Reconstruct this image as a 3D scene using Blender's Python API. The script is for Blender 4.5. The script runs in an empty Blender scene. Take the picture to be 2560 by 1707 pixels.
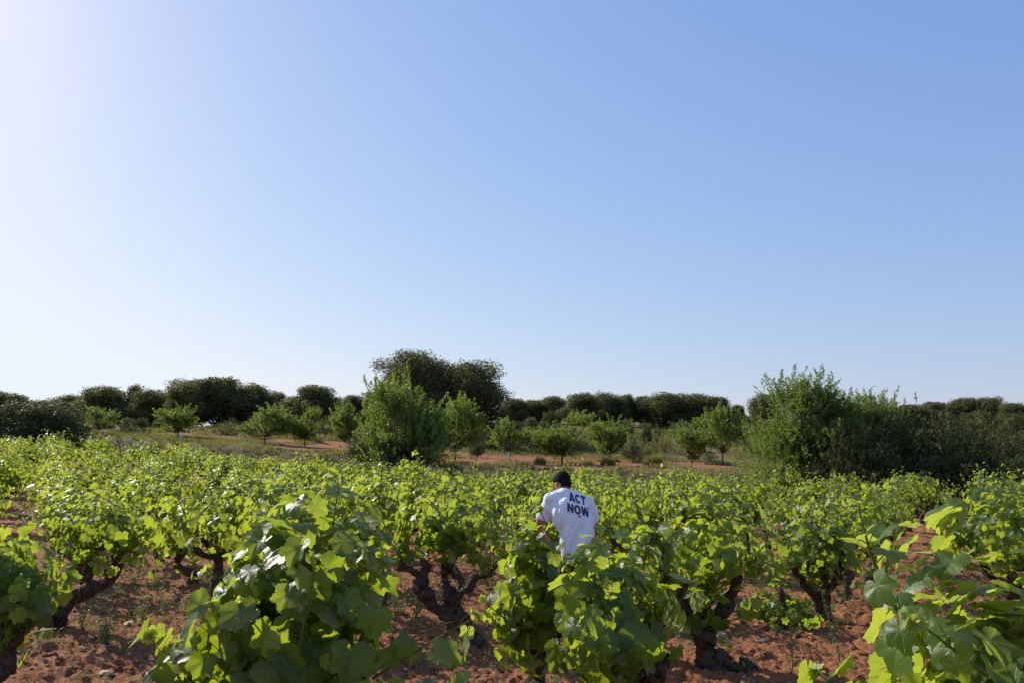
import bpy, math, random
import numpy as np
from mathutils import Vector, Matrix

# ------------------------------------------------------------------ camera, sky, sun, exposure
SC = bpy.context.scene
COL = SC.collection
W0, H0, F = 2560.0, 1707.0, 2048.0           # photograph frame and focal length in its pixels
CZ = 1.6                                      # eye height
HORIZON = 1185.0
PITCH = math.atan((HORIZON - H0 / 2) / F)
cp, sp = math.cos(PITCH), math.sin(PITCH)
cam_d = bpy.data.cameras.new('camera')
cam_d.sensor_width = 36.0
cam_d.lens = 36.0 * F / W0
cam_d.clip_start = 0.05
cam_d.clip_end = 5000
cam = bpy.data.objects.new('camera', cam_d)
COL.objects.link(cam)
cam.location = (0, 0, CZ)
cam.rotation_euler = (math.pi / 2 + PITCH, 0, 0)
SC.camera = cam

SUN_AZ = math.radians(-47.0)                  # from the view direction, negative = to the left
SUN_EL = math.radians(31.0)
SUNV = Vector((math.sin(SUN_AZ) * math.cos(SUN_EL), math.cos(SUN_AZ) * math.cos(SUN_EL), math.sin(SUN_EL)))
world = bpy.data.worlds.new("World")
SC.world = world
world.use_nodes = True
wn = world.node_tree
bg = wn.nodes['Background']
sky = wn.nodes.new('ShaderNodeTexSky')
sky.sky_type = 'NISHITA'
sky.sun_disc = False
sky.sun_elevation = SUN_EL
sky.sun_rotation = SUN_AZ
sky.altitude = 800
sky.air_density = 1.6
sky.dust_density = 1.2
sky.ozone_density = 3.0
# the camera's tone response to the very bright sky, per channel: out = a * in ** g
sepc = wn.nodes.new('ShaderNodeSeparateColor'); comc = wn.nodes.new('ShaderNodeCombineColor')
wn.links.new(sky.outputs['Color'], sepc.inputs[0])
for ch, (g_, a_) in enumerate(((.82, .655), (.69, .635), (.40, .765))):
    m1 = wn.nodes.new('ShaderNodeMath'); m1.operation = 'MULTIPLY'; m1.inputs[1].default_value = .14
    m2 = wn.nodes.new('ShaderNodeMath'); m2.operation = 'POWER'; m2.inputs[1].default_value = g_
    m3 = wn.nodes.new('ShaderNodeMath'); m3.operation = 'MULTIPLY'; m3.inputs[1].default_value = a_ / .14
    wn.links.new(sepc.outputs[ch], m1.inputs[0]); wn.links.new(m1.outputs[0], m2.inputs[0]); wn.links.new(m2.outputs[0], m3.inputs[0])
    m4 = wn.nodes.new('ShaderNodeMath'); m4.operation = 'SMOOTH_MIN'; m4.inputs[1].default_value = (.70, .755, .86)[ch] / .14; m4.inputs[2].default_value = 1.0
    wn.links.new(m3.outputs[0], m4.inputs[0]); wn.links.new(m4.outputs[0], comc.inputs[ch])
wn.links.new(comc.outputs[0], bg.inputs['Color'])
bg.inputs['Strength'].default_value = 0.14
sun_d = bpy.data.lights.new('sun', 'SUN')
sun_d.energy = 5.0
sun_d.angle = math.radians(0.55)
sun_d.color = (1.0, 0.93, 0.82)
sun = bpy.data.objects.new('sun', sun_d)
COL.objects.link(sun)
sun.rotation_euler = SUNV.to_track_quat('Z', 'Y').to_euler()
SC.view_settings.view_transform = 'Standard'
SC.view_settings.look = 'None'
SC.view_settings.gamma = 1.0
SC.view_settings.exposure = 0.27

# ------------------------------------------------------------------ numbers and noise
def ss(a, b, x):
    t = np.clip((np.asarray(x, float) - a) / (b - a), 0, 1)
    return t * t * (3 - 2 * t)

def _h(ix, iy, seed):
    n = (ix.astype(np.int64) * 374761393 + iy.astype(np.int64) * 668265263 + seed * 1442695041) & 0xffffffff
    n = ((n ^ (n >> 13)) * 1274126177) & 0xffffffff
    n = (n ^ (n >> 16)) & 0xffffffff
    return n.astype(float) / 4294967295.0

def vn(x, y, seed=0):
    x = np.asarray(x, float); y = np.asarray(y, float)
    ix = np.floor(x); iy = np.floor(y)
    fx = x - ix; fy = y - iy
    fx = fx * fx * (3 - 2 * fx); fy = fy * fy * (3 - 2 * fy)
    a = _h(ix, iy, seed); b = _h(ix + 1, iy, seed); c = _h(ix, iy + 1, seed); d = _h(ix + 1, iy + 1, seed)
    return (a * (1 - fx) + b * fx) * (1 - fy) + (c * (1 - fx) + d * fx) * fy

def fbm(x, y, seed=0, oct=4):
    s = 0; a = .5; t = 0
    for k in range(oct):
        s = s + a * vn(x * 2 ** k + 17.3 * k, y * 2 ** k - 9.1 * k, seed + k); t += a; a *= .5
    return s / t

# ------------------------------------------------------------------ land form
def y_edge(x):                                 # far edge of the vineyard
    x = np.asarray(x, float)
    return np.where(x < 0, 35.0 - 0.45 * x, 35.0 - 0.42 * x) + 0.7 * (vn(x * .3, x * 0 + 3, 5) - .5)

def gz(x, y):
    x = np.asarray(x, float); y = np.asarray(y, float)
    T = ss(9, 42, y)
    hf = T * (0.38 + np.minimum(1.55, 0.066 * np.maximum(0, -x)) * (1 - .6 * ss(52, 82, y)) - 0.012 * np.clip(x, 0, 25))
    s = y - y_edge(x)
    B = 1.45 * (1 - 0.75 * ss(11, 17, x) * (1 - ss(36, 52, y)))
    bank = B * ss(0.3, 3.2, s)
    ter = 0.045 * np.clip(y - 38, 0, 40)
    hill = 0.09 * np.clip(y - 55, 0, 45) * (1 - 0.38 * ss(5, 45, -x)) + 0.03 * np.clip(y - 100, 0, 60)
    hill = hill + 0.4 * (fbm(x * .05, y * .05, 40, 3) - .5) * ss(50, 70, y)
    far = -0.02 * np.clip(y - 170, 0, 4000)
    return hf + bank + ter + hill + far + 0.10 * (fbm(x * .25, y * .25, 11, 3) - .5) * ss(4, 12, y)

def relief(x, y):                              # tilled clods
    a = fbm(x * 5.0, y * 5.0, 21, 4)
    b = np.abs(fbm(x * 11, y * 11, 31, 3) - .5)
    c = vn(x * 24, y * 24, 71)
    d = np.clip(vn(x * 9, y * 9, 171) - .55, 0, 1)
    return 0.10 * (a - .5) + 0.08 * (.15 - b) + 0.035 * (c - .5) + 0.06 * d + .02 * (vn(x * 47, y * 47, 173) - .5)

def gzf(x, y):
    return float(gz(np.array([x]), np.array([y]))[0])

def px_x(px, y, z):
    return (px - W0 / 2) / F * (y * cp + (z - CZ) * sp)

def on_ground(px, y):
    x = (px - W0 / 2) / F * y
    for _ in range(4):
        x = px_x(px, y, gzf(x, y))
    return x, gzf(x, y)

def z_at(py, y):
    v = (H0 / 2 - py) / F
    return CZ + y * (v * cp + sp) / (cp - v * sp)

def to_px(x, y, z):
    d = y * cp + (z - CZ) * sp
    return W0 / 2 + F * x / d, H0 / 2 - F * ((z - CZ) * cp - y * sp) / d

# ------------------------------------------------------------------ mesh helpers
class Acc:
    def __init__(s):
        s.v = []; s.f = []; s.n = 0; s.a = {}; s.m = []
    def add(s, v, faces, mat=0, **attrs):
        v = np.asarray(v, float).reshape(-1, 3)
        for f in (faces if isinstance(faces, list) else [faces]):
            f = np.asarray(f, int)
            s.f.append(f + s.n); s.m.append(np.full(len(f), mat))
        for k, val in attrs.items():
            s.a.setdefault(k, []).append((s.n, np.asarray(val, float)))
        s.v.append(v); s.n += len(v)
    def mesh(s, name, mats, smooth=True):
        me = bpy.data.meshes.new(name)
        V = np.concatenate(s.v)
        me.vertices.add(len(V)); me.vertices.foreach_set('co', V.astype(np.float32).ravel())
        idx = np.concatenate([f.ravel() for f in s.f])
        cnt = np.concatenate([np.full(len(f), f.shape[1]) for f in s.f])
        me.loops.add(len(idx)); me.loops.foreach_set('vertex_index', idx.astype(np.int32))
        me.polygons.add(len(cnt))
        st = np.concatenate([[0], np.cumsum(cnt)[:-1]])
        me.polygons.foreach_set('loop_start', st.astype(np.int32))
        me.polygons.foreach_set('use_smooth', np.full(len(cnt), smooth))
        me.polygons.foreach_set('material_index', np.concatenate(s.m).astype(np.int32))
        for m in mats: me.materials.append(m)
        for k, chunks in s.a.items():
            dim = 1 if chunks[0][1].ndim == 1 else chunks[0][1].shape[1]
            arr = np.zeros((len(V), dim))
            for st0, val in chunks:
                arr[st0:st0 + len(val)] = val.reshape(len(val), dim)
            if dim == 1:
                at = me.attributes.new(k, 'FLOAT', 'POINT'); at.data.foreach_set('value', arr.astype(np.float32).ravel())
            elif dim == 2:
                arr = np.concatenate([arr, np.zeros((len(V), 1))], 1)
                at = me.attributes.new(k, 'FLOAT_VECTOR', 'POINT'); at.data.foreach_set('vector', arr.astype(np.float32).ravel())
            else:
                at = me.attributes.new(k, 'FLOAT_VECTOR', 'POINT'); at.data.foreach_set('vector', arr.astype(np.float32).ravel())
        me.update(calc_edges=True)
        return me

def norm(a):
    a = np.asarray(a, float)
    return a / np.maximum(np.linalg.norm(a, axis=-1, keepdims=True), 1e-9)

def tube(acc, P, R, sides=8, mat=0, rough=0.0, seed=0, cap=True):
    P = np.asarray(P, float); R = np.asarray(R, float); n = len(P)
    T = norm(np.gradient(P, axis=0))
    ref = np.array([0.31, 0.94, 0.12]); ref = ref - T[0] * ref.dot(T[0]); ref = norm(ref)
    V = []
    ang = np.linspace(0, 2 * np.pi, sides, endpoint=False)
    u = ref
    for i in range(n):
        u = norm(u - T[i] * u.dot(T[i])); w = np.cross(T[i], u)
        r = R[i] * np.ones(sides)
        if rough:
            r = r * (1 + rough * (2 * vn(ang / .9 + seed * 3.3 + .10 * i, np.full(sides, i * .22), seed) - 1)
                     + rough * .75 * (2 * vn(ang / .33 + .16 * i, np.full(sides, i * .30), seed + 9) - 1))
        V.append(P[i] + r[:, None] * (np.cos(ang)[:, None] * u + np.sin(ang)[:, None] * w))
    V = np.concatenate(V)
    i = np.arange(n - 1)[:, None] * sides; j = np.arange(sides)[None, :]; j2 = (j + 1) % sides
    Q = np.stack([i + j, i + j2, i + sides + j2, i + sides + j], -1).reshape(-1, 4)
    faces = [Q]
    if cap:
        V = np.concatenate([V, P[:1], P[-1:]])
        a, b = n * sides, n * sides + 1
        jj = np.arange(sides); k = (jj + 1) % sides
        faces.append(np.stack([np.full(sides, a), k, jj], -1))
        faces.append(np.stack([np.full(sides, b), (n - 1) * sides + jj, (n - 1) * sides + k], -1))
    acc.add(V, faces, mat)

def smooth_path(pts, n):
    pts = np.asarray(pts, float)
    d = np.concatenate([[0], np.cumsum(np.linalg.norm(np.diff(pts, axis=0), axis=1))])
    t = np.linspace(0, d[-1], n)
    k = len(pts)
    m = np.gradient(pts, d, axis=0) if k > 2 else np.repeat((pts[1:] - pts[:1]) / d[-1], 2, 0)
    out = []
    for x in t:
        i = min(max(np.searchsorted(d, x) - 1, 0), k - 2)
        h = d[i + 1] - d[i]; s = (x - d[i]) / h
        out.append((2 * s**3 - 3 * s**2 + 1) * pts[i] + (s**3 - 2 * s**2 + s) * h * m[i] + (-2 * s**3 + 3 * s**2) * pts[i + 1] + (s**3 - s**2) * h * m[i + 1])
    return np.array(out)

def link(name, data, parent=None, loc=None):
    o = bpy.data.objects.new(name, data)
    COL.objects.link(o)
    if parent is not None: o.parent = parent
    if loc is not None: o.location = loc
    return o

def tag(o, label, cat, group=None, kind=None):
    if label: o['label'] = label
    if cat: o['category'] = cat
    if group: o['group'] = group
    if kind: o['kind'] = kind
    return o

# ------------------------------------------------------------------ materials
def newmat(name):
    m = bpy.data.materials.new(name); m.use_nodes = True
    nt = m.node_tree; nt.nodes.clear()
    out = nt.nodes.new('ShaderNodeOutputMaterial')
    return m, nt, out

def N(nt, t, **kw):
    n = nt.nodes.new(t)
    for k, v in kw.items():
        if k.startswith('i_'):
            n.inputs[k[2:].replace('_', ' ')].default_value = v
        else: setattr(n, k, v)
    return n

def math_(nt, op, a, b=None, c=None, clamp=False):
    n = nt.nodes.new('ShaderNodeMath'); n.operation = op; n.use_clamp = clamp
    for i, v in enumerate((a, b, c)):
        if v is None: continue
        if isinstance(v, (int, float)): n.inputs[i].default_value = v
        else: nt.links.new(v, n.inputs[i])
    return n.outputs[0]

def mixc(nt, fac, a, b, mode='MIX'):
    n = nt.nodes.new('ShaderNodeMix'); n.data_type = 'RGBA'; n.blend_type = mode; n.clamp_factor = True
    for s, v in ((n.inputs[0], fac), (n.inputs[6], a), (n.inputs[7], b)):
        if isinstance(v, (int, float)): s.default_value = v
        elif isinstance(v, (tuple, list)): s.default_value = (*v[:3], 1)
        else: nt.links.new(v, s)
    return n.outputs[2]

def ramp(nt, fac, stops):
    n = nt.nodes.new('ShaderNodeValToRGB')
    while len(n.color_ramp.elements) < len(stops): n.color_ramp.elements.new(.5)
    for e, (p, c) in zip(n.color_ramp.elements, stops):
        e.position = p; e.color = (*c, 1) if len(c) == 3 else c
    nt.links.new(fac, n.inputs[0])
    return n.outputs[0]

def noise(nt, vec, scale, detail=4, rough=.6):
    n = nt.nodes.new('ShaderNodeTexNoise'); n.inputs['Scale'].default_value = scale
    n.inputs['Detail'].default_value = detail; n.inputs['Roughness'].default_value = rough
    if vec is not None: nt.links.new(vec, n.inputs['Vector'])
    return n.outputs['Fac']

def coords(nt, which='Object'):
    return nt.nodes.new('ShaderNodeTexCoord').outputs[which]

def leaf_material(name, mature, mid, young, trans_m, trans_y, veins=False, rough=.38, tw=.42, under=(.10, .16, .06), spec=.55):
    m, nt, out = newmat(name)
    age = N(nt, 'ShaderNodeAttribute', attribute_name='age').outputs['Fac']
    rnd = N(nt, 'ShaderNodeAttribute', attribute_name='rnd').outputs['Fac']
    base = ramp(nt, age, [(0, mature), (.55, mid), (1, young)])
    base = mixc(nt, math_(nt, 'MULTIPLY', rnd, .55), base, (mature[0] * .75, mature[1] * .8, mature[2] * 1.3))
    tr = mixc(nt, age, trans_m, trans_y)
    geo = nt.nodes.new('ShaderNodeNewGeometry')
    base = mixc(nt, math_(nt, 'MULTIPLY', geo.outputs['Backfacing'], .75), base, mixc(nt, age, under, (.22, .28, .10)))
    p = nt.nodes.new('ShaderNodeBsdfPrincipled')
    bump = nt.nodes.new('ShaderNodeBump')
    if veins:
        at = N(nt, 'ShaderNodeAttribute', attribute_name='luv').outputs['Vector']
        sep = nt.nodes.new('ShaderNodeSeparateXYZ'); nt.links.new(at, sep.inputs[0])
        x, y = sep.outputs[0], sep.outputs[1]
        best = None; sec = None
        for a in (0, 52, -52, 108, -108):
            dx, dy = math.sin(math.radians(a)), math.cos(math.radians(a))
            along = math_(nt, 'ADD', math_(nt, 'MULTIPLY', x, dx), math_(nt, 'MULTIPLY', y, dy))
            perp = math_(nt, 'ABSOLUTE', math_(nt, 'SUBTRACT', math_(nt, 'MULTIPLY', x, dy), math_(nt, 'MULTIPLY', y, dx)))
            pen = math_(nt, 'MULTIPLY', math_(nt, 'LESS_THAN', along, 0), 2.0)
            d = math_(nt, 'ADD', perp, pen)
            # side veins leave the main vein at about 45 degrees
            s1 = math_(nt, 'ABSOLUTE', math_(nt, 'SUBTRACT', math_(nt, 'FRACT', math_(nt, 'MULTIPLY', math_(nt, 'SUBTRACT', along, perp), 5.0)), .5))
            best = d if best is None else math_(nt, 'MINIMUM', best, d)
            s1 = math_(nt, 'ADD', s1, math_(nt, 'MULTIPLY', math_(nt, 'GREATER_THAN', d, .26), 1.0))
            sec = s1 if sec is None else math_(nt, 'MINIMUM', sec, s1)
        v1 = math_(nt, 'SUBTRACT', 1, math_(nt, 'MULTIPLY', best, 55), clamp=True)
        v2 = math_(nt, 'SUBTRACT', 1, math_(nt, 'MULTIPLY', sec, 12), clamp=True)
        vm = math_(nt, 'MAXIMUM', v1, math_(nt, 'MULTIPLY', v2, .35))
        base = mixc(nt, math_(nt, 'MULTIPLY', vm, .55), base, (.26, .36, .14))
        pv = nt.nodes.new('ShaderNodeTexVoronoi'); pv.inputs['Scale'].default_value = 9; nt.links.new(at, pv.inputs['Vector'])
        hgt = math_(nt, 'ADD', math_(nt, 'MULTIPLY', pv.outputs['Distance'], -.5), math_(nt, 'MULTIPLY', vm, -.6))
        nt.links.new(hgt, bump.inputs['Height'])
        bump.inputs['Distance'].default_value = .003; bump.inputs['Strength'].default_value = .32
        tr = mixc(nt, math_(nt, 'MULTIPLY', vm, .5), tr, (.05, .10, .01))
        mp2 = nt.nodes.new('ShaderNodeVectorMath'); mp2.operation = 'ADD'; nt.links.new(at, mp2.inputs[0])
        cmb = nt.nodes.new('ShaderNodeCombineXYZ'); nt.links.new(math_(nt, 'MULTIPLY', rnd, 40), cmb.inputs[0]); nt.links.new(math_(nt, 'MULTIPLY', rnd, 23), cmb.inputs[2]); nt.links.new(cmb.outputs[0], mp2.inputs[1])
        sp1 = ramp(nt, noise(nt, mp2.outputs[0], 2.2, 3), [(.52, (0, 0, 0)), (.72, (1, 1, 1))])
        sp2 = ramp(nt, noise(nt, mp2.outputs[0], 9, 2), [(.66, (0, 0, 0)), (.70, (1, 1, 1))])
        base = mixc(nt, math_(nt, 'MULTIPLY', sp1, .45), base, (.16, .22, .03))
        base = mixc(nt, math_(nt, 'MULTIPLY', math_(nt, 'MULTIPLY', sp2, math_(nt, 'GREATER_THAN', rnd, .6)), .8), base, (.14, .075, .03))
        tr = mixc(nt, math_(nt, 'MULTIPLY', math_(nt, 'MULTIPLY', sp2, math_(nt, 'GREATER_THAN', rnd, .6)), .8), tr, (.14, .075, .02))
    else:
        nt.links.new(noise(nt, coords(nt), 60, 2), bump.inputs['Height'])
        bump.inputs['Distance'].default_value = .004; bump.inputs['Strength'].default_value = .4
    nt.links.new(base, p.inputs['Base Color'])
    p.inputs['Roughness'].default_value = rough
    nt.links.new(math_(nt, 'ADD', math_(nt, 'MULTIPLY', geo.outputs['Backfacing'], .3), rough), p.inputs['Roughness'])
    p.inputs['Specular IOR Level'].default_value = spec
    nt.links.new(bump.outputs[0], p.inputs['Normal'])
    t = nt.nodes.new('ShaderNodeBsdfTranslucent'); nt.links.new(tr, t.inputs['Color'])
    mx = nt.nodes.new('ShaderNodeMixShader'); mx.inputs[0].default_value = tw
    nt.links.new(p.outputs[0], mx.inputs[1]); nt.links.new(t.outputs[0], mx.inputs[2])
    nt.links.new(mx.outputs[0], out.inputs[0])
    return m

VM = ((.028, .078, .013), (.065, .155, .020), (.24, .32, .085))
M_leaf = leaf_material('vine_leaf', *VM, (.42, .54, .018), (.68, .73, .10), veins=False, rough=.46, tw=.45, spec=.42)
M_leaf_near = leaf_material('vine_leaf_veined', *VM, (.42, .54, .018), (.68, .73, .10), veins=True, rough=.44, tw=.45, spec=.45)
M_oak = leaf_material('holm_oak_leaf', (.060, .068, .022), (.110, .110, .040), (.19, .175, .075), (.20, .21, .05), (.30, .27, .08), rough=.6, tw=.3, under=(.08, .085, .04), spec=.2)
M_almond = leaf_material('almond_leaf', (.055, .115, .025), (.105, .175, .036), (.17, .24, .055), (.26, .38, .03), (.40, .50, .05), rough=.5, tw=.35, under=(.09, .14, .05), spec=.3)
M_bush = leaf_material('bush_leaf', (.045, .060, .022), (.085, .095, .035), (.15, .15, .06), (.12, .14, .03), (.2, .2, .05), rough=.65, tw=.25, under=(.07, .08, .035), spec=.2)
M_brown = leaf_material('twiggy_bush_leaf', (.034, .050, .014), (.060, .072, .024), (.13, .115, .05), (.10, .12, .03), (.15, .14, .04), rough=.75, tw=.12, under=(.04, .042, .02), spec=.1)
M_weed = leaf_material('weed_leaf', (.07, .12, .035), (.13, .18, .06), (.25, .24, .10), (.2, .28, .05), (.35, .36, .1), rough=.6, tw=.3, under=(.12, .15, .07))
M_dry = leaf_material('dry_grass', (.12, .14, .028), (.22, .19, .055), (.38, .29, .12), (.26, .28, .05), (.44, .36, .14), rough=.7, tw=.3, under=(.18, .17, .07), spec=.15)

def bark_material(name, a, b, scale=1.0):
    m, nt, out = newmat(name)
    co = coords(nt)
    mp = nt.nodes.new('ShaderNodeMapping'); mp.inputs['Scale'].default_value = (1, 1, .28)
    nt.links.new(co, mp.inputs[0])
    f = noise(nt, mp.outputs[0], 55 * scale, 6, .7)
    f2 = noise(nt, co, 9 * scale, 3)
    c = ramp(nt, f, [(.3, a), (.7, b)])
    c = mixc(nt, math_(nt, 'MULTIPLY', f2, .5), c, (a[0] * .6, a[1] * .6, a[2] * .6))
    p = nt.nodes.new('ShaderNodeBsdfPrincipled'); p.inputs['Roughness'].default_value = .9
    p.inputs['Specular IOR Level'].default_value = .2
    nt.links.new(c, p.inputs['Base Color'])
    bu = nt.nodes.new('ShaderNodeBump'); bu.inputs['Distance'].default_value = .02; bu.inputs['Strength'].default_value = .9
    nt.links.new(f, bu.inputs['Height']); nt.links.new(bu.outputs[0], p.inputs['Normal'])
    nt.links.new(p.outputs[0], out.inputs[0])
    return m
M_bark = bark_material('vine_bark', (.030, .019, .013), (.19, .125, .09))
M_tbark = bark_material('tree_bark', (.05, .035, .025), (.16, .11, .08), .4)
M_white = bark_material('whitewash', (.55, .52, .47), (.72, .69, .62), .4)
M_cut = bark_material('cut_wood', (.14, .075, .04), (.26, .15, .085), 1.2)
M_cane = bark_material('green_cane', (.11, .15, .035), (.24, .24, .08), .6)

def soil_material():
    m, nt, out = newmat('red_soil')
    co = coords(nt)
    n1 = noise(nt, co, 1.1, 5); n2 = noise(nt, co, 14, 5, .7); n3 = noise(nt, co, 70, 4, .7)
    c = ramp(nt, n1, [(.3, (.32, .128, .056)), (.6, (.44, .182, .083)), (.8, (.49, .235, .125))])
    c = mixc(nt, ramp(nt, n2, [(.4, (0, 0, 0)), (.62, (1, 1, 1))]), c, (.23, .088, .039))
    c = mixc(nt, math_(nt, 'MULTIPLY', ramp(nt, n3, [(.60, (0, 0, 0)), (.72, (1, 1, 1))]), .55), c, (.50, .33, .21))
    # litter and dry ground between the clods
    zone = N(nt, 'ShaderNodeAttribute', attribute_name='veg').outputs['Fac']
    n4 = noise(nt, co, .9, 6, .7); n5 = noise(nt, co, 6, 4, .7)
    g = ramp(nt, n4, [(.35, (.11, .105, .032)), (.5, (.18, .145, .052)), (.62, (.28, .185, .085)), (.75, (.34, .16, .075))])
    g = mixc(nt, math_(nt, 'MULTIPLY', n5, .6), g, (.085, .08, .03))
    zz = math_(nt, 'ADD', zone, math_(nt, 'MULTIPLY', math_(nt, 'SUBTRACT', n5, .5), .9))
    c = mixc(nt, ramp(nt, zz, [(.42, (0, 0, 0)), (.62, (1, 1, 1))]), c, g)
    p = nt.nodes.new('ShaderNodeBsdfPrincipled'); p.inputs['Roughness'].default_value = .95
    p.inputs['Specular IOR Level'].default_value = .15
    nt.links.new(c, p.inputs['Base Color'])
    bu = nt.nodes.new('ShaderNodeBump'); bu.inputs['Distance'].default_value = .03; bu.inputs['Strength'].default_value = .8
    nt.links.new(math_(nt, 'ADD', n3, math_(nt, 'MULTIPLY', n2, 1.5)), bu.inputs['Height'])
    nt.links.new(bu.outputs[0], p.inputs['Normal'])
    nt.links.new(p.outputs[0], out.inputs[0])
    return m
M_soil = soil_material()

def simple(name, c1, c2, scale, rough=.8, bump=.3, dist=.01, spec=.4):
    m, nt, out = newmat(name)
    co = coords(nt); n = noise(nt, co, scale, 5)
    p = nt.nodes.new('ShaderNodeBsdfPrincipled'); p.inputs['Roughness'].default_value = rough; p.inputs['Specular IOR Level'].default_value = spec
    nt.links.new(ramp(nt, n, [(.3, c1), (.7, c2)]), p.inputs['Base Color'])
    bu = nt.nodes.new('ShaderNodeBump'); bu.inputs['Distance'].default_value = dist; bu.inputs['Strength'].default_value = bump
    nt.links.new(n, bu.inputs['Height']); nt.links.new(bu.outputs[0], p.inputs['Normal'])
    nt.links.new(p.outputs[0], out.inputs[0])
    return m
M_stone = simple('pale_stone', (.30, .20, .14), (.50, .38, .28), 12, .85, .6)
M_rock = simple('grey_rock', (.09, .075, .065), (.24, .20, .17), 4, .9, .9, .05)
M_wrap = simple('white_rock', (.6, .6, .6), (.78, .77, .75), 4, .8, .3)

# ------------------------------------------------------------------ the ground: one sheet to the horizon
def build_ground():
    r = [0.35]
    while r[-1] < 3000:
        d = r[-1]
        r.append(d + max(.02, d * (.0042 if d < 20 else .012 if d < 130 else .08)))
    r = np.array(r)
    fine = np.radians(np.linspace(-40, 40, 660))
    coarse = np.radians(np.linspace(40, 320, 57))[1:-1]
    th = np.concatenate([fine, coarse])
    R, TH = np.meshgrid(r, th, indexing='ij')
    X = R * np.sin(TH); Y = R * np.cos(TH)
    Z = gz(X, Y)
    fade = (1 - ss(18, 40, R)) * .85 + .15
    s = Y - y_edge(X)
    Z = Z + relief(X, Y) * fade * (R < 60)
    rocky = ss(.2, 1, s) * (1 - ss(2.4, 3.6, s))
    Z = Z + rocky * .30 * (fbm(X * 1.1, Y * 1.1, 88, 4) - .5)
    veg = ss(.1, .8, s) * (1 - .95 * ss(3.2, 4.5, s) * (1 - ss(20, 30, s + 8 * (vn(X * .15, Y * .15, 3) - .5))))
    veg = veg * (1 - .35 * ss(0, 14, X) * (Y < 50)) + .25 * ss(-14, -24, X) * (s > 3)
    veg = np.clip(veg + .18 * (s > 3.5) * (fbm(X * .35, Y * .35, 66, 3) > .5), 0, 1) * .95
    veg = veg + .30 * np.clip(fbm(X * .9, Y * .9, 61, 3) - .45, 0, 1) * (s < 0)
    V = np.stack([X, Y, Z], -1).reshape(-1, 3)
    nr, nt_ = R.shape
    i = np.arange(nr - 1)[:, None] * nt_; j = np.arange(nt_)[None, :]; j2 = (j + 1) % nt_
    Q = np.stack([i + j, i + nt_ + j, i + nt_ + j2, i + j2], -1).reshape(-1, 4)[:, ::-1]
    a = Acc()
    c = len(V)
    V = np.concatenate([V, [[0, 0, gzf(0, 0)]]])
    jj = np.arange(nt_)
    a.add(V, [Q, np.stack([np.full(nt_, c), (jj + 1) % nt_, jj], -1)], veg=np.concatenate([veg.ravel(), [0]]))
    o = link('ground', a.mesh('ground', [M_soil]))
    tag(o, 'red tilled vineyard soil rising to a dry grassy hillside', 'ground', kind='structure')
build_ground()

# ------------------------------------------------------------------ vine leaves
def leaf_template(lod):
    ctl = [(0, 1.0), (14, .93), (28, .74), (36, .72), (52, .96), (62, .90), (80, .68), (92, .70), (108, .84), (122, .78), (140, .66), (158, .60), (170, .42), (180, .10)]
    ca = np.array([c[0] for c in ctl]); cr = np.array([c[1] for c in ctl])
    n, rings = {'near': (48, (.38, .72, 1.0)), 'mid': (22, (.55, 1.0)), 'far': (12, (1.0,))}[lod]
    ang = np.linspace(-180, 180, n, endpoint=False)
    rr = np.interp(np.abs(ang), ca, cr)
    if lod != 'far': rr = rr * (1 + .045 * np.where(np.arange(n) % 2 == 0, 1, -1))
    a = np.radians(ang)
    out = np.stack([rr * np.sin(a), rr * np.cos(a)], -1)
    V = [np.zeros((1, 2))]
    for k in rings:
        V.append(out * k if k == 1.0 else np.stack([np.sin(a), np.cos(a)], -1) * (rr * k)[:, None])
    V = np.concatenate(V)
    j = np.arange(n); j2 = (j + 1) % n
    T = [np.stack([np.zeros(n, int), 1 + j2, 1 + j], -1)]
    Q = []
    for k in range(len(rings) - 1):
        b = 1 + k * n
        Q.append(np.stack([b + j, b + j2, b + n + j2, b + n + j], -1))
    return V, np.concatenate(T), (np.concatenate(Q) if Q else None)
TPL = {k: leaf_template(k) for k in ('near', 'mid', 'far')}

def add_leaves(acc, pos, nrm, tip, size, age, rng, lod):
    V2, T, Q = TPL[lod]
    n = len(pos); m = len(V2)
    z = norm(nrm); y = norm(tip - z * np.sum(tip * z, 1, keepdims=True)); x = np.cross(y, z)
    r2 = (V2 ** 2).sum(1)[None, :]
    th = np.arctan2(V2[:, 0], V2[:, 1])[None, :]
    a = rng.normal(.10, .14, (n, 1)); b = np.abs(rng.normal(.0, .22, (n, 1))) + .45 * (age[:, None] > .8) * rng.random((n, 1))
    w = rng.normal(0, .10, (n, 1)); ph = rng.random((n, 1)) * 6.28; k = rng.integers(2, 6, (n, 1))
    curl = rng.normal(.12, .16, (n, 1))
    zz = -a * r2 + b * np.abs(V2[:, 0])[None, :] + w * np.sin(k * th + ph) * r2 - curl * (V2[:, 1] ** 2 * (V2[:, 1] > 0))[None, :]
    # shallow channels along the main veins
    for ang in (0, 52, -52, 108, -108):
        t = np.radians(ang)
        d = np.abs(np.angle(np.exp(1j * (th - t))))
        zz = zz + .05 * np.clip(1 - d / .35, 0, 1) * -1 * np.sqrt(r2)
    sz = size[:, None, None]
    sx = rng.normal(1, .08, (n, 1, 1))
    P = pos[:, None, :] + sz * (V2[None, :, 0, None] * sx * x[:, None, :] + V2[None, :, 1, None] * y[:, None, :] + zz[:, :, None] * z[:, None, :])
    off = (np.arange(n) * m)[:, None, None]
    faces = [(T[None] + off).reshape(-1, 3)]
    if Q is not None: faces.append((Q[None] + off).reshape(-1, 4))
    acc.add(P.reshape(-1, 3), faces, age=np.repeat(age, m), rnd=np.repeat(rng.random(n), m), luv=np.tile(V2, (n, 1)))

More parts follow.
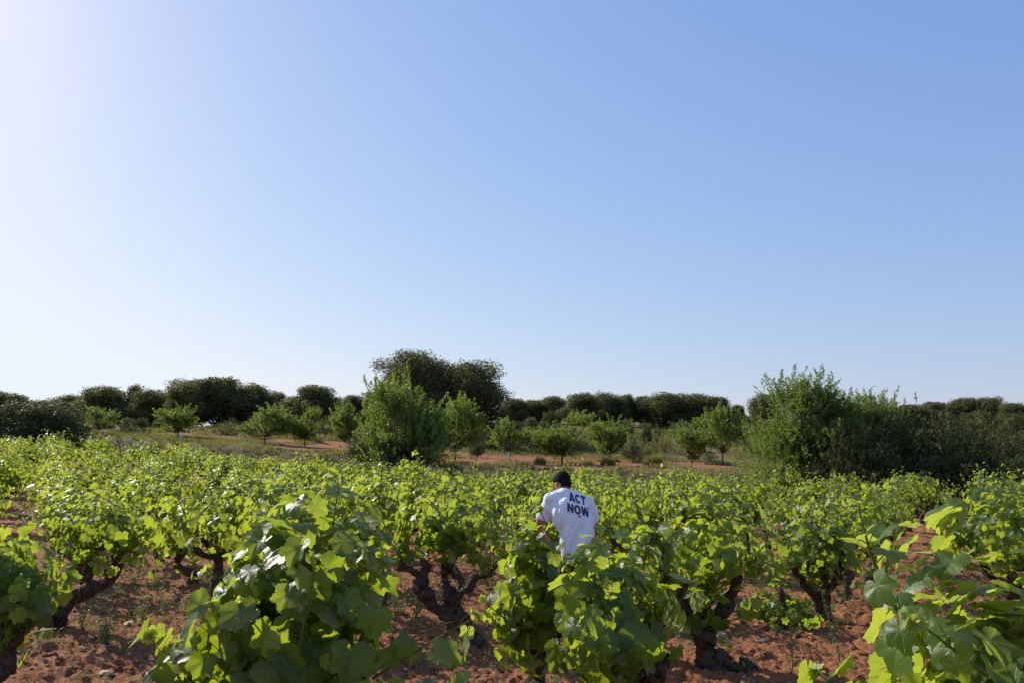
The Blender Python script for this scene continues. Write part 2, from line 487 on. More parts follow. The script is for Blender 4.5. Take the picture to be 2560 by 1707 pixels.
def lumpy(rng, k=7, amp=.32):
    D = norm(rng.normal(0, 1, (k, 3))); A = rng.normal(0, amp, k); P = rng.random(k) * 6.28
    def f(d):
        return 1 + (A * np.sin(3.1 * d @ D.T + P)).sum(-1) * .6
    return f

def vine_geometry(seed, trunk_lines, c, R, nleaf, size, lod, nshoots=14, long_shoots=(), skirt=.5, bright=0.0, sculpt=None, upright=.0):
    """returns meshes trunk, canes, leaves. trunk_lines: [(points, r0, r1)], c/R: crown centre and radii"""
    rng = np.random.default_rng(seed)
    c = np.array(c, float); R = np.array(R, float)
    tr = Acc()
    heads = []
    for k, (pts, r0, r1) in enumerate(trunk_lines):
        n = max(8, int(len(pts) * (12 if lod == 'near' else 7))); P = smooth_path(pts, n)
        P = P + .009 * rng.normal(0, 1, P.shape) * np.linspace(.3, 1, n)[:, None]
        rad = np.linspace(r0, r1, n) * (1 + .20 * np.sin(np.linspace(0, len(pts) * 3.1, n) + k) + .10 * (vn(np.arange(n) * .5, np.full(n, k), seed) - .5))
        rad[-2:] *= 1.25
        if k == 0: rad[:2] *= 1.35
        tube(tr, P, rad * .9, 20 if lod == 'near' else 9, rough=.34, seed=seed + k)
        heads.append(P[-1])
    heads = np.array(heads)
    lf = lumpy(rng)
    cn = Acc()
    pos = []; nr = []; tp = []; sz = []; ag = []
    def inside(p):
        q = (p - c) / R; d = np.linalg.norm(q)
        return d / max(.3, lf(norm(q)[None])[0])
    shoots = []
    for s in range(nshoots):
        h = heads[rng.integers(len(heads))]
        az = s / nshoots * 6.283 + rng.normal(0, .3)
        tilt = rng.uniform(.15, 1.25)
        d = np.array([math.sin(az) * math.sin(tilt), math.cos(az) * math.sin(tilt), math.cos(tilt)])
        shoots.append((h + rng.normal(0, .03, 3), d, rng.uniform(.7, 1.35), rng.uniform(.3, 1.5), False))
    for (p0, d, L, g) in long_shoots:
        shoots.append((np.array(p0, float), norm(np.array(d, float)), L, g, True))
    step = .062
    for p, d, L, g, free in shoots:
        pts = [p.copy()]; nn = int(L / step); side = rng.random() * 6.28
        for i in range(nn):
            d = norm(d + np.array([0, 0, -g * step * (i / nn) * 1.4]) + rng.normal(0, .06, 3))
            if not free and i > 3 and inside(pts[-1] + d * step) > max(1.05, inside(pts[-1])): break
            pts.append(pts[-1] + d * step)
            t = i / max(1, nn)
            side += 2.6 + rng.normal(0, .4)
            u = norm(np.cross(d, [.3, .2, .9])); w = np.cross(d, u)
            o = math.cos(side) * u + math.sin(side) * w
            for q in range(1 if free else (2 if rng.random() < .55 else 1)):
                oo = norm(o + rng.normal(0, .35, 3) + np.array([0, 0, .15]))
                pet = rng.uniform(.05, .10) * (1 - .65 * t)
                lp = pts[-1] + oo * pet
                outw = norm((lp - c) / R)
                f = (1 - .75 * t ** 2.2) * (rng.uniform(.75, 1.1))
                n_ = outw * 1.0 + np.array([0, 0, .15 + .45 * max(0, (lp[2] - c[2]) / R[2])]) + oo * .45 + rng.normal(0, .42, 3)
                pos.append(lp); nr.append(n_)
                tp.append(outw * .5 + oo * .5 + np.array([0, 0, -.75 + .9 * (t > .85)]) + rng.normal(0, .35, 3))
                sz.append(size * f * (.62 if q else 1) * (.62 if free else 1)); ag.append(np.clip(.12 + .85 * t ** 1.8 + rng.normal(0, .12) + bright + (.2 if q else 0), 0, 1))
                if lod == 'near' and q == 0:
                    tube(cn, np.array([pts[-1], pts[-1] + oo * pet * .55 + [0, 0, .004], lp]), np.array([.0022, .0018, .0015]), 4, cap=False)
        if len(pts) > 2:
            P = np.array(pts)
            tube(cn, P, np.linspace(.0055, .0022, len(P)) * (1.15 if lod == 'near' else 1.4), 5 if lod == 'near' else 4)
            if lod == 'near' or free:         # tendrils near the tip
                for q in range(3):
                    b = P[-1 - q * 2] if len(P) > 1 + q * 2 else P[-1]
                    dd = norm(rng.normal(0, 1, 3) + [0, 0, .6]); tt = np.linspace(0, 1, 9)[:, None]
                    sd = norm(np.cross(dd, [0, 0, 1]))
                    tube(cn, b + dd * tt * rng.uniform(.08, .2) + sd * .03 * np.sin(tt * 7) * tt, np.linspace(.0014, .0007, 9), 4, cap=False)
                if rng.random() < .8:
                    for q in range(4):
                        dd = norm(d + rng.normal(0, .5, 3))
                        pos.append(P[-1] + dd * .012); nr.append(dd + rng.normal(0, .7, 3)); tp.append(dd); sz.append(size * rng.uniform(.18, .34)); ag.append(.97)
    need = max(0, nleaf - len(pos))
    # leaves that fill out the crown, denser toward its surface
    D = norm(rng.normal(0, 1, (need, 3)))
    D[:, 2] = np.where(D[:, 2] < -.3, D[:, 2] * skirt, D[:, 2]); D = norm(D)
    fr = rng.uniform(.25, 1.0, need) ** .55
    lp = c + D * R * (fr * lf(D))[:, None]
    lp[:, 2] = np.maximum(lp[:, 2], .10 + rng.random(need) * .1)
    outw = norm((lp - c) / R ** 1)
    pos = np.concatenate([np.array(pos), lp]) if len(pos) else lp
    nr = np.concatenate([np.array(nr).reshape(-1, 3), outw * 1.0 + np.array([0, 0, 1.0]) * (.12 + .45 * np.clip((lp[:, 2:] - c[2]) / R[2], 0, 1)) + rng.normal(0, .48, (need, 3))])
    tp = np.concatenate([np.array(tp).reshape(-1, 3), outw * .45 + np.array([0, 0, -.9]) + rng.normal(0, .40, (need, 3))])
    top = np.clip((lp[:, 2] - c[2]) / R[2], -1, 1)
    sm = rng.random(need) < .16
    sz = np.concatenate([np.array(sz), size * rng.uniform(.62, 1.1, need) * np.where(sm, .45, 1) * (1 - .25 * np.clip(top, 0, 1))])
    ag = np.concatenate([np.array(ag), np.clip(.12 + .22 * rng.random(need) + .5 * sm + bright + .2 * (top > .5) * rng.random(need), 0, 1)])
    lv = Acc()
    add_leaves(lv, pos, nr, tp, sz * .60, ag, rng, lod)
    mat = M_leaf_near if lod == 'near' else M_leaf
    return tr.mesh('trunk', [M_bark]), cn.mesh('canes', [M_cane]), lv.mesh('leaves', [mat])

def place_vine(meshes, x, y, rz, s, label, group):
    t = link('grapevine', None, loc=(x, y, gzf(x, y) - .03))
    t.rotation_euler = (0, 0, rz)
    t.scale = s if isinstance(s, tuple) else (s, s, s)
    tag(t, label, 'grapevine', group)
    for nm, me in zip(('trunk', 'canes', 'leaves'), meshes):
        link(nm, me, t)
    return t

VG = 'bush vines of the vineyard'
def pxm(y): return F / y   # source pixels per metre at depth y

def generic_trunk(rng, H=.62, spread=.36, n=4):
    lean = rng.normal(0, .12, 2)
    head = np.array([lean[0], lean[1], H])
    T = [([(0, 0, -.08), (lean[0] * -.4 + rng.normal(0, .04), rng.normal(0, .04), H * .35), tuple(head * [1.1, 1.1, .72]), tuple(head)], .085, .062)]
    a0 = rng.random() * 6.28
    for k in range(n):
        a = a0 + k * 6.28 / n + rng.normal(0, .3); L = spread * rng.uniform(.7, 1.15)
        e = head + np.array([math.cos(a) * L, math.sin(a) * L, rng.uniform(.08, .30)])
        T.append(([tuple(head - [0, 0, .06]), tuple(head + (e - head) * .55 + [0, 0, -.04]), tuple(e)], .048, .026))
    return T

near_list = []     # (x, y) of hand placed vines
def hand_vine(seed, px, y, label, top, bottom, wpx, trunk, nleaf, size, lod='near', cpx=None, depth_r=None, group=VG, **kw):
    """top/bottom: photo rows of the crown at depth y, wpx: its width in photo pixels, cpx: crown centre column"""
    x, g = on_ground(px, y)
    g -= .03
    zt = z_at(top, y) - g; zb = z_at(bottom, y) - g
    cx = px_x(cpx if cpx is not None else px, y, (zt + zb) / 2 + g) - x
    rx = wpx / 2 / pxm(y) * 1.0
    kw.setdefault('long_shoots', ())
    ms = vine_geometry(seed, trunk, (cx, 0, (zt + zb) / 2), (rx, depth_r or rx * .95, (zt - zb) / 2), nleaf, size, lod, **kw)
    near_list.append((x, y))
    return place_vine(ms, x, y, 0, 1.0, label, group)

R0 = np.random.default_rng(4)
# the dark broad-leaved vine close to the camera, centre left
hand_vine(11, 760, 3.75, 'big shadowed bush vine with broad dark leaves and glowing yellow-green rim', 1258, 2010, 500,
          generic_trunk(R0, .55), 940, .185, cpx=700, skirt=.9,
          long_shoots=[((.05, .0, 1.0), (.05, -.1, 1), .62, .1), ((-.2, 0, .9), (-.4, -.2, .9), .45, .5), ((.3, -.2, .8), (.8, -.2, .5), .5, 1.0)])
# centre vine in front of the man
hand_vine(12, 1490, 4.6, 'broad bush vine standing between camera and man, one long shoot crossing his shirt', 1345, 1760, 290,
          generic_trunk(R0, .5), 560, .158, cpx=1505, bright=.1, skirt=.9, nshoots=16,
          long_shoots=[((-.10, -.10, .98), (-.32, -.05, 1), .50, .1), ((-.4, 0, .8), (-.9, 0, .8), .30, .6), ((.1, -.3, .6), (.2, -1, .25), .35, 1.5)])
hand_vine(13, 1335, 5.3, 'yellow-green bush vine beside the one hiding the man, under his bent elbow', 1290, 1700, 165,
          generic_trunk(R0, .5, .15), 340, .15, cpx=1330, skirt=.9, nshoots=8)
# very close vine at lower right
hand_vine(14, 2520, 2.55, 'very close vine with the largest veined leaves and a thin shoot rising high', 1435, 2300, 420,
          generic_trunk(R0, .5), 600, .185, bright=.14, cpx=2530, skirt=.9, nshoots=12,
          long_shoots=[((-.22, -.10, 1.15), (-.60, .0, 1.0), .46, -.1), ((-.1, -.25, 1.10), (-.8, -.1, .5), .28, .6), ((.1, -.1, 1.2), (.5, -.1, 1), .4, .2)])
# low leaves at the bottom edge
hand_vine(15, 1050, 3.0, 'low vine, only a few dark leaves of it showing at the bottom edge', 1600, 2200, 190,
          generic_trunk(R0, .35, .2), 120, .19, cpx=1050, skirt=.9, nshoots=5)
# vine with the twisted leaning trunk
A = [([(0, 0, -.1), (-.05, 0, .12), (-.23, .02, .30), (-.40, 0, .40), (-.53, 0, .55), (-.49, 0, .80)], .10, .060),
     ([(-.14, 0, .22), (-.20, .02, .42), (-.28, .03, .52), (-.30, .02, .74), (-.22, 0, .86)], .075, .045),
     ([(-.22, .02, .48), (-.12, .05, .52), (.0, .04, .66), (.14, .0, .70)], .045, .03),
     ([(-.52, 0, .64), (-.62, 0, .72), (-.72, 0, .78)], .035, .022)]
hand_vine(16, 1190, 8.2, 'bush vine on a twisted double trunk leaning over bare red soil, beside the man', 1205, 1415, 262, A, 560, .135, cpx=1118, skirt=.6, nshoots=18)
# vine with stout stump, right of the man
Bt = [([(.32, 0, -.05), (.10, 0, .04), (-.04, 0, .12), (-.10, 0, .30)], .10, .085),
      ([(0, 0, -.05), (-.09, 0, .2), (-.06, 0, .40), (-.08, 0, .62)], .11, .06),
      ([(-.08, 0, .34), (-.22, 0, .50), (-.28, 0, .66)], .06, .038),
      ([(-.05, 0, .36), (.10, 0, .50), (.18, 0, .62), (.22, 0, .84)], .06, .038)]
hand_vine(17, 1785, 7.2, 'bush vine on a thick upright stump with bulging roots, just past the man', 1248, 1500, 320, Bt, 600, .145, cpx=1760, skirt=.6, nshoots=18)
# left vine over the sawn stump
E = [([(0, 0, -.1), (-.03, 0, .10), (.0, 0, .20)], .125, .10),
     ([(-.02, 0, .14), (.14, .02, .34), (.34, 0, .44), (.50, 0, .54), (.60, 0, .76)], .085, .055),
     ([(.30, 0, .44), (.27, .02, .58), (.30, 0, .74)], .05, .036)]
ev = hand_vine(18, 140, 8.8, 'bush vine whose trunk crawls sideways from a sawn round stump', 1235, 1425, 270, E, 520, .135, cpx=262, skirt=.6, nshoots=16)
ac = Acc()
tube(ac, [(-.045, -.10, .10), (-.05, -.135, .10)], [.085, .08], 16, rough=.08, seed=3)
link('cut_face', ac.mesh('cut_face', [M_cut]), ev)
hand_vine(19, -75, 6.0, 'leafy bush vine cut by the photo edge, its foliage hanging almost to the soil', 1262, 1600, 260,
          generic_trunk(R0, .5, .12), 560, .155, cpx=-45, skirt=.9, nshoots=16)
# stumpy vines toward the aisle
Ct = [([(.05, 0, -.08), (-.02, 0, .15), (-.03, 0, .32)], .10, .08), ([(-.03, 0, .26), (-.20, 0, .42), (-.30, 0, .60)], .06, .036),
      ([(-.02, 0, .28), (.02, 0, .5), (-.02, 0, .72)], .06, .036), ([(0, 0, .28), (.16, .05, .46), (.24, 0, .7)], .055, .034)]
hand_vine(20, 2062, 9.3, 'bush vine with three stout arms over the low dark sucker growth', 1262, 1470, 235, Ct, 480, .135, cpx=2050, skirt=.6)
hand_vine(21, 1955, 8.9, 'knee-high dark vine hugging the soil beside the three-armed stump', 1480, 1575, 190, generic_trunk(R0, .18, .15, 2), 220, .12, cpx=1960, skirt=.9, nshoots=6)
hand_vine(22, 2118, 10.9, 'bush vine standing close behind the three-armed stump', 1235, 1440, 210, generic_trunk(R0, .6, .3), 420, .13, lod='mid', cpx=2110, skirt=.5)
hand_vine(23, 2182, 12.3, 'bush vine with a short forked bare trunk beside the soil aisle', 1225, 1405, 170, generic_trunk(R0, .55, .3), 420, .13, lod='mid', cpx=2175, skirt=.5)
hand_vine(24, 2540, 8.0, 'bushy vine across the soil aisle, full crown cut by the photo edge', 1215, 1450, 260, generic_trunk(R0, .5, .3), 620, .14, cpx=2545, skirt=.9, nshoots=18)
hand_vine(25, 1640, 5.9, 'bush vine in front of the thick stump with tangled pale tendrils', 1290, 1520, 120, generic_trunk(R0, .55, .2), 230, .145, cpx=1625, skirt=.7, nshoots=10)

# ------------------------------------------------------------------ the rest of the vineyard
MID = []
for k in range(9):
    r_ = np.random.default_rng(100 + k)
    H = r_.uniform(.45, .65)
    MID.append(vine_geometry(200 + k, generic_trunk(r_, H), (r_.normal(0, .05), r_.normal(0, .05), H + .40), (r_.uniform(.60, .80), r_.uniform(.60, .80), r_.uniform(.42, .56)),
                             520, .138, 'mid', nshoots=18, skirt=.55, bright=.05,
                             long_shoots=[((r_.normal(0, .33), r_.normal(0, .33), H + .5), (r_.normal(0, .35), r_.normal(0, .35), 1), r_.uniform(.30, .52), r_.uniform(-.2, .9)) for _ in range(6)]))
LMV = [(-60, 'the holm bush cut by the photo edge'), (60, 'the dark round holm bush'), (165, 'the sloping end of the holm bush'), (340, 'the brown shrub beside that almond'), (550, 'the tallest ridge oaks'), (246, 'the small almond with the whitewashed trunk'), (445, 'the almond beside the white rock'), (660, 'the dense round almond'),
       (765, 'the pale airy almond'), (890, 'the almond half hidden by the pale tall tree'), (1010, 'the tall light-green tree'), (1145, 'the shaded dark almond'),
       (1272, 'the little almond with a white trunk'), (1408, 'the fork-trunked almond above the man'), (1525, 'the bushy almond past the man'), (1630, 'the tawny grass clump'),
       (1727, 'the wide low almond'), (1812, 'the taller twin almond'), (1925, 'the gap before the tall feathery tree'), (2030, 'the tall feathery tree'),
       (2200, 'the second feathery tree'), (2330, 'the dark brownish thicket'), (2480, 'the dark thicket by the photo edge'), (2640, 'the far end of the thicket')]
_o = 'first second third fourth fifth sixth seventh eighth ninth tenth eleventh twelfth thirteenth fourteenth fifteenth sixteenth seventeenth eighteenth nineteenth'.split()
ORD = _o + ['twentieth'] + ['twenty-' + w for w in _o[:9]] + ['thirtieth'] + ['thirty-' + w for w in _o[:9]] + ['fortieth'] + ['forty-' + w for w in _o[:9]] + ['fiftieth'] + ['fifty-' + w for w in _o[:9]]
ux, uy = .97, 1.63
vx, vy = 2.12, -.42
rg = random.Random(8)
cand = []
for i in range(-25, 30):
    for j in range(-20, 22):
        x = -.35 + i * ux + j * vx + rg.gauss(0, .16); y = 8.2 + i * uy + j * vy + rg.gauss(0, .16)
        if y < 8.5 or y > float(y_edge(x)) - .9: continue
        if abs(x) > .68 * y + 1.2: continue
        if any((x - a) ** 2 + (y - b) ** 2 < 1.35 ** 2 for a, b in near_list): continue
        px, py = to_px(x, y, gzf(x, y))
        if (x - .55) ** 2 + (y - 8.2) ** 2 < 1.25 ** 2: continue
        if y < 29 and abs(px - (2295 + (y - 12) * 7.5)) < 2250 / y: continue   # the soil aisle
        if px < 420 and px > 215 and y < 10.2: continue
        if abs(px - 245) < 25 and 22 < y < 28: continue
        cand.append((x, y, px))
by = {}
for x, y, px in cand:
    k = min(range(len(LMV)), key=lambda q: abs(LMV[q][0] - px))
    by.setdefault(k, []).append((y, x))
for k, lst in by.items():
    lst.sort()
    for q, (y, x) in enumerate(lst):
        s = rg.uniform(.82, 1.13)
        place_vine(MID[rg.randrange(len(MID))], x, y, rg.random() * 6.28, (s, s, s * rg.uniform(.86, 1.12)),
                   f'{ORD[q]} bush vine back, below {LMV[k][1]}', VG)
print('vines', len(cand) + len(near_list))

# ------------------------------------------------------------------ leaf-card crowns for trees and bushes
def cards(acc, pos, nrm, size, aspect, age, rng, along=None):
    n = len(pos)
    z = norm(nrm)
    y = norm(rng.normal(0, 1, (n, 3)) if along is None else along + rng.normal(0, .25, (n, 3)))
    y = norm(y - z * (y * z).sum(1, keepdims=True)); x = np.cross(y, z)
    s = size[:, None]
    bend = rng.normal(0, .15, (n, 1))
    P = np.stack([pos - y * s, pos + x * s * aspect + z * s * bend, pos + y * s, pos - x * s * aspect + z * s * bend], 1)
    f = (np.arange(n) * 4)[:, None] + np.arange(4)[None]
    acc.add(P.reshape(-1, 3), f, age=np.repeat(age, 4), rnd=np.repeat(rng.random(n), 4))

def trunk_mesh(lines, mats, seed, sides=9, rough=.15):
    a = Acc()
    for k, (pts, r0, r1, mt) in enumerate(lines):
        n = max(5, len(pts) * 3)
        tube(a, smooth_path(pts, n), np.linspace(r0, r1, n), sides, mt, rough=rough, seed=seed + k)
    return a.mesh('trunk', mats)

def blob_crown(seed, W, H, base, nblob, nleaf, size, mat, aspect=.55, flat=.8, lowfill=.3):
    """dome of leafy lumps, W wide, H high; returns crown mesh and limb lines"""
    rng = np.random.default_rng(seed)
    acc = Acc(); limbs = []
    cs = []; rs = []
    for k in range(nblob):
        u = (k + .5) / nblob
        prof = math.sqrt(max(0, 1 - max(0, u - .3) ** 2 / .95)) * (1 if u > .12 else .88)
        az = k * 2.399 + rng.normal(0, .4); f = math.sqrt(rng.uniform(.12, 1.0))
        r = W * rng.uniform(.11, .21)
        rad = max(0, W / 2 * prof - r * .8) * f
        z = base + r * flat * .6 + (H - base - r * flat * 1.3) * u
        cs.append(np.array([math.cos(az) * rad, math.sin(az) * rad, z])); rs.append(r)
    cs[0] = np.array([W * rng.uniform(-.08, .08), 0, H - rs[0] * flat * .95])
    cs[1] = np.array([W * rng.uniform(-.15, .15), 0, H - rs[1] * flat * 1.3])
    cs = np.array(cs); rs = np.array(rs)
    w = rs ** 2; w = w / w.sum()
    pick = rng.choice(nblob, nleaf, p=w)
    D = norm(rng.normal(0, 1, (nleaf, 3)))
    fr = rng.uniform(.18, 1.12, nleaf) ** .5
    lump = 1 + .22 * np.sin(D[:, 0] * 7 + pick) * np.sin(D[:, 1] * 6 + pick * 2) + .16 * np.sin(D[:, 2] * 11 + pick * 1.7) * np.sin(D[:, 0] * 9 + pick)
    pos = cs[pick] + D * (rs[pick] * fr * lump)[:, None] * [1, 1, flat]
    nc = nleaf // 4                     # leaves on the inner branches
    Dc = norm(rng.normal(0, 1, (nc, 3)))
    pos[:nc] = np.array([0, 0, base + (H - base) * .46]) + Dc * (rng.random(nc) ** .4)[:, None] * [W * .34, W * .34, (H - base) * .38]
    keep = np.ones(nleaf, bool)
    for k in range(nblob):
        q = np.linalg.norm((pos - cs[k]) / [1, 1, flat], axis=1) / rs[k]
        keep &= ~((q < .30) & (pick != k) & (np.arange(nleaf) >= nc))
    keep &= pos[:, 2] > .05
    pos = pos[keep]; D = D[keep]; pk = pick[keep]
    bl = rng.random(nblob)
    cards(acc, pos, D + rng.normal(0, .6, pos.shape), size * rng.uniform(.6, 1.2, len(pos)), aspect, np.clip(.15 + .55 * bl[pk] + rng.normal(0, .15, len(pos)), 0, 1), rng)
    for k in range(min(nblob, 9)):
        limbs.append(([(0, 0, base * .55), tuple(cs[k] * [.45, .45, .7]), tuple(cs[k])], W * .018, W * .006, 0))
    return acc.mesh('crown', [mat]), limbs

def twig_crown(seed, W, H, fork, ntwig, per, leaf, mat, up=.5, limbs_n=5, low=.0, aspect=.3, tw_len=.22, spiky=.35, lean=0, holes=.25):
    """vase of limbs carrying leafy twigs"""
    rng = np.random.default_rng(seed)
    acc = Acc(); lines = []
    ends = []
    for k in range(limbs_n):
        a = 6.283 * k / limbs_n + rng.normal(0, .35); rr = W / 2 * rng.uniform(.45, .8); zt = fork + (H - fork) * rng.uniform(.5, .85)
        e = np.array([math.cos(a) * rr + lean, math.sin(a) * rr, zt])
        m_ = np.array([e[0] * .45, e[1] * .45, fork + (zt - fork) * .38])
        lines.append(([(0, 0, fork * .9), tuple(m_), tuple(e)], W * .016, W * .005, 0)); ends.append((m_, e))
    lf = lumpy(rng, 9, .25)
    # leafy lobes
    nl = max(7, int(W * 3.2)); LC = []
    for k in range(nl):
        d = norm(rng.normal(0, 1, 3)); d[2] = d[2] * .9 + .08
        LC.append(np.array([d[0] * W * .36 + lean * .6, d[1] * W * .36, fork * .85 + (H - fork) * (.47 + .40 * d[2])]) * rng.uniform(.85, 1.05))
    LC = np.array(LC)
    pos = []; al = []; ag = []
    cz_ = fork + (H - fork) * .42
    for t in range(ntwig):
        l = rng.integers(nl)
        st = LC[l] + rng.normal(0, 1, 3) * [W * .105, W * .105, (H - fork) * .10]
        if low and rng.random() < low:
            st = np.array([rng.normal(0, W * .27), rng.normal(0, W * .27), rng.uniform(.05, fork + .4 * (H - fork))])
        st[2] = max(st[2], .15 if low else fork * .85 + .05)
        out = norm(st - np.array([lean * .3, 0, cz_ * .6]))
        d = norm(out * .8 + np.array([0, 0, up]) + rng.normal(0, .35, 3))
        L = H * tw_len * rng.uniform(.5, 1.15) * (1.6 if rng.random() < spiky * (st[2] > cz_) * .5 else 1)
        n = max(3, int(per * L / (H * tw_len)))
        tt = np.sort(rng.random(n)) * L
        cu = rng.normal(0, .12, 3)
        p = st + d * tt[:, None] + cu * (tt[:, None] / L) ** 2 * L + rng.normal(0, leaf * .9, (n, 3)) * (1.15 - tt[:, None] / L * .7)
        pos.append(p); al.append(np.repeat((d * .8)[None], n, 0) + rng.normal(0, .6, (n, 3))); ag.append(np.full(n, np.clip(rng.normal(.4, .22), 0, 1)) + .25 * tt / L)
        if t % 7 == 0: lines.append(([(0, 0, fork * .92), tuple(np.array([0, 0, fork * .5]) * .4 + st * .5), tuple(st), tuple(st + d * L * .7)], .010 * W / 2.5, .004, 0))
    pos = np.concatenate(pos); al = np.concatenate(al); ag = np.clip(np.concatenate(ag), 0, 1)
    pos[:, 2] = np.maximum(pos[:, 2], .05)
    cards(acc, pos, rng.normal(0, 1, pos.shape) + [0, 0, .5], leaf * rng.uniform(.7, 1.25, len(pos)), aspect, ag, rng, along=al)
    return acc.mesh('crown', [mat]), lines

def make_tree(crown, lines, fork, r, seed, base_white=0.0, crook=.05):
    rng = np.random.default_rng(seed)
    L = []
    if base_white:
        L.append(([(0, 0, -.1), (.01, 0, base_white)], r * 1.05, r, 1))
        L.append(([(.01, 0, base_white), (rng.normal(0, crook), 0, fork)], r * .95, r * .8, 0))
    else:
        L.append(([(0, 0, -.15), (rng.normal(0, crook), rng.normal(0, crook), fork * .5), (0, 0, fork)], r, r * .75, 0))
    return trunk_mesh(L + lines, [M_tbark, M_white], seed), crown

def place_tree(name, parts, px, y, py_top, wpx, H, W, label, cat, group=None, rz=0.0, names=('trunk', 'crown'), base_z=None):
    x, g = on_ground(px, y)
    if base_z is not None: g = base_z
    h = z_at(py_top, y) - g
    sx = wpx / pxm(y) / W
    t = link(name, None, loc=(x, y, g - .05)); t.scale = (sx, sx, h / H); t.rotation_euler = (0, 0, rz)
    tag(t, label, cat, group)
    for nm, me in zip(names, parts): link(nm, me, t)
    return t

# holm oaks ------------------------------------------------------
OAK = []
for k in range(7):
    cr, lm = blob_crown(300 + k, 5, 4.6, .02, 21 + 4 * (k % 3), 26000, .085, M_oak)
    OAK.append(make_tree(cr, lm, .9, .16, 300 + k))
GO = 'holm oaks on the skyline'
oaks = [(20, 88, 980, 150, 'rounded dark holm oak on the skyline cut by the photo edge'),
 (112, 100, 1000, 90, 'low holm oak at the far end of the skyline wood'),
 (185, 98, 985, 120, 'holm oak with a sloping crown between low and tall oaks'),
 (255, 92, 966, 150, 'broad holm oak above the small almond with whitewashed trunk'),
 (329, 92, 961, 48, 'narrow column-like holm oak poking above its neighbours'),
 (378, 90, 973, 110, 'holm oak just before the tallest oak clump of the ridge'),
 (470, 86, 945, 120, 'very dark domed holm oak, front of the tall ridge clump'),
 (545, 88, 942, 150, 'tallest dark holm oak of the ridge clump over the white rock'),
 (625, 89, 960, 110, 'holm oak at the descending end of the ridge clump'),
 (693, 92, 977, 44, 'small lollipop-shaped holm oak beside the ridge clump'),
 (735, 86, 992, 90, 'low holm oak leaning against the rounded lone oak'),
 (788, 84, 962, 125, 'rounded lone holm oak with sky on both sides'),
 (838, 85, 990, 36, 'tiny holm oak at the foot of the rounded lone oak'),
 (885, 84, 985, 60, 'small see-through holm oak before the tall light-green tree'),
 (930, 84, 977, 60, 'small holm oak partly behind the tall light-green tree'),
 (1288, 92, 995, 75, 'holm oak directly behind the giant oak, short and dark'),
 (1335, 94, 997, 70, 'holm oak in the first dip of the long ridge wood'),
 (1385, 94, 989, 80, 'grey-green holm oak of the ridge wood above the fork-trunked almond'),
 (1455, 90, 982, 100, 'domed dark holm oak in the middle of the ridge wood'),
 (1515, 94, 980, 70, 'pale grey-green holm oak crown over the bushy almond'),
 (1560, 94, 984, 60, 'upright holm oak between two rounded crowns of the ridge wood'),
 (1608, 95, 988, 60, 'spiky-topped holm oak in the ridge wood'),
 (1665, 92, 982, 110, 'wide flat-topped holm oak of the ridge wood'),
 (1735, 92, 982, 110, 'wide brownish holm oak above the wide low almond'),
 (1795, 90, 990, 80, 'last holm oak of the long ridge wood'),
 (1848, 90, 1010, 40, 'little round holm oak in the skyline gap'),
 (1915, 80, 983, 80, 'holm oak half behind the tall feathery tree'),
 (2285, 86, 1008, 80, 'holm oak showing past the second feathery tree'),
 (2345, 88, 1002, 90, 'brownish holm oak on the ridge above the thicket'),
 (2420, 86, 993, 95, 'domed holm oak on the ridge above the thicket'),
 (2478, 84, 990, 80, 'highest round holm oak above the thicket end'),
 (2540, 80, 1006, 90, 'dark holm oak on the ridge cut by the photo edge')]
for q, (px, y, top, w, lab) in enumerate(oaks):
    place_tree('holm_oak', OAK[q % 7], px, y, top, w * 1.42, 4.6, 5, lab, 'holm oak', GO, rz=q * 1.3)
# the giant oak, two crowns grown together
cr, lm = blob_crown(401, 6.5, 6.4, .8, 34, 50000, .075, M_oak, lowfill=.3)
place_tree('holm_oak', make_tree(cr, lm, 1.6, .25, 401), 1035, 70, 876, 262, 6.4, 6.5, 'giant holm oak, tallest crown on the skyline behind the light-green tree', 'holm oak', GO)
cr, lm = blob_crown(402, 6.0, 5.6, .4, 30, 50000, .075, M_oak, lowfill=.4)
place_tree('holm_oak', make_tree(cr, lm, 1.2, .25, 402), 1160, 69, 902, 280, 5.6, 6.0, 'big dark holm oak joined to the giant oak, lower of the pair', 'holm oak', GO)

# almonds on the terraces -------------------------------------------
ALM = []
for k in range(5):
    cr, ln = twig_crown(500 + k, 3.0, 3.2, .8, 430, 40, .062, M_almond, up=.5, aspect=.42, tw_len=.17)
    ALM.append(make_tree(cr, ln, .8, .06, 500 + k))
GA = 'almond trees on the terrace'
almonds = [(445, 53, 1015, 112, 2, 'wide open almond with three upright tufts beside the white rock'),
 (662, 52, 1020, 130, 1, 'dense dark-green round almond on the grassy terrace'),
 (763, 53, 1017, 92, 0, 'pale yellow-green airy almond next to the dense round one'),
 (887, 50, 1010, 120, 3, 'light almond half covered by the tall light-green tree'),
 (1137, 42, 998, 130, 1, 'shaded dark-green almond below the big dark oak'),
 (1408, 46, 1028, 168, 0, 'round almond with slender forked trunk directly above the man'),
 (1525, 52, 1045, 108, 2, 'bushy almond behind the tawny grass, past the man'),
 (1728, 50, 1047, 140, 3, 'wide low-skirted almond, one of two touching'),
 (1808, 47, 1020, 108, 4, 'taller upright almond with short forked trunk, one of two touching')]
for q, (px, y, top, w, k, lab) in enumerate(almonds):
    place_tree('almond_tree', ALM[k], px, y, top - 6, w * .94, 3.3, 3.0, lab, 'almond tree', GA, rz=q * 2.1)
cr, ln = twig_crown(520, 2.2, 2.6, .75, 210, 34, .055, M_almond, up=.7, aspect=.42)
wt = make_tree(cr, ln, .75, .06, 520, base_white=.6)
place_tree('almond_tree', wt, 246, 52, 1020, 85, 2.6, 2.2, 'small young almond with whitewashed trunk above the vines', 'almond tree', GA)
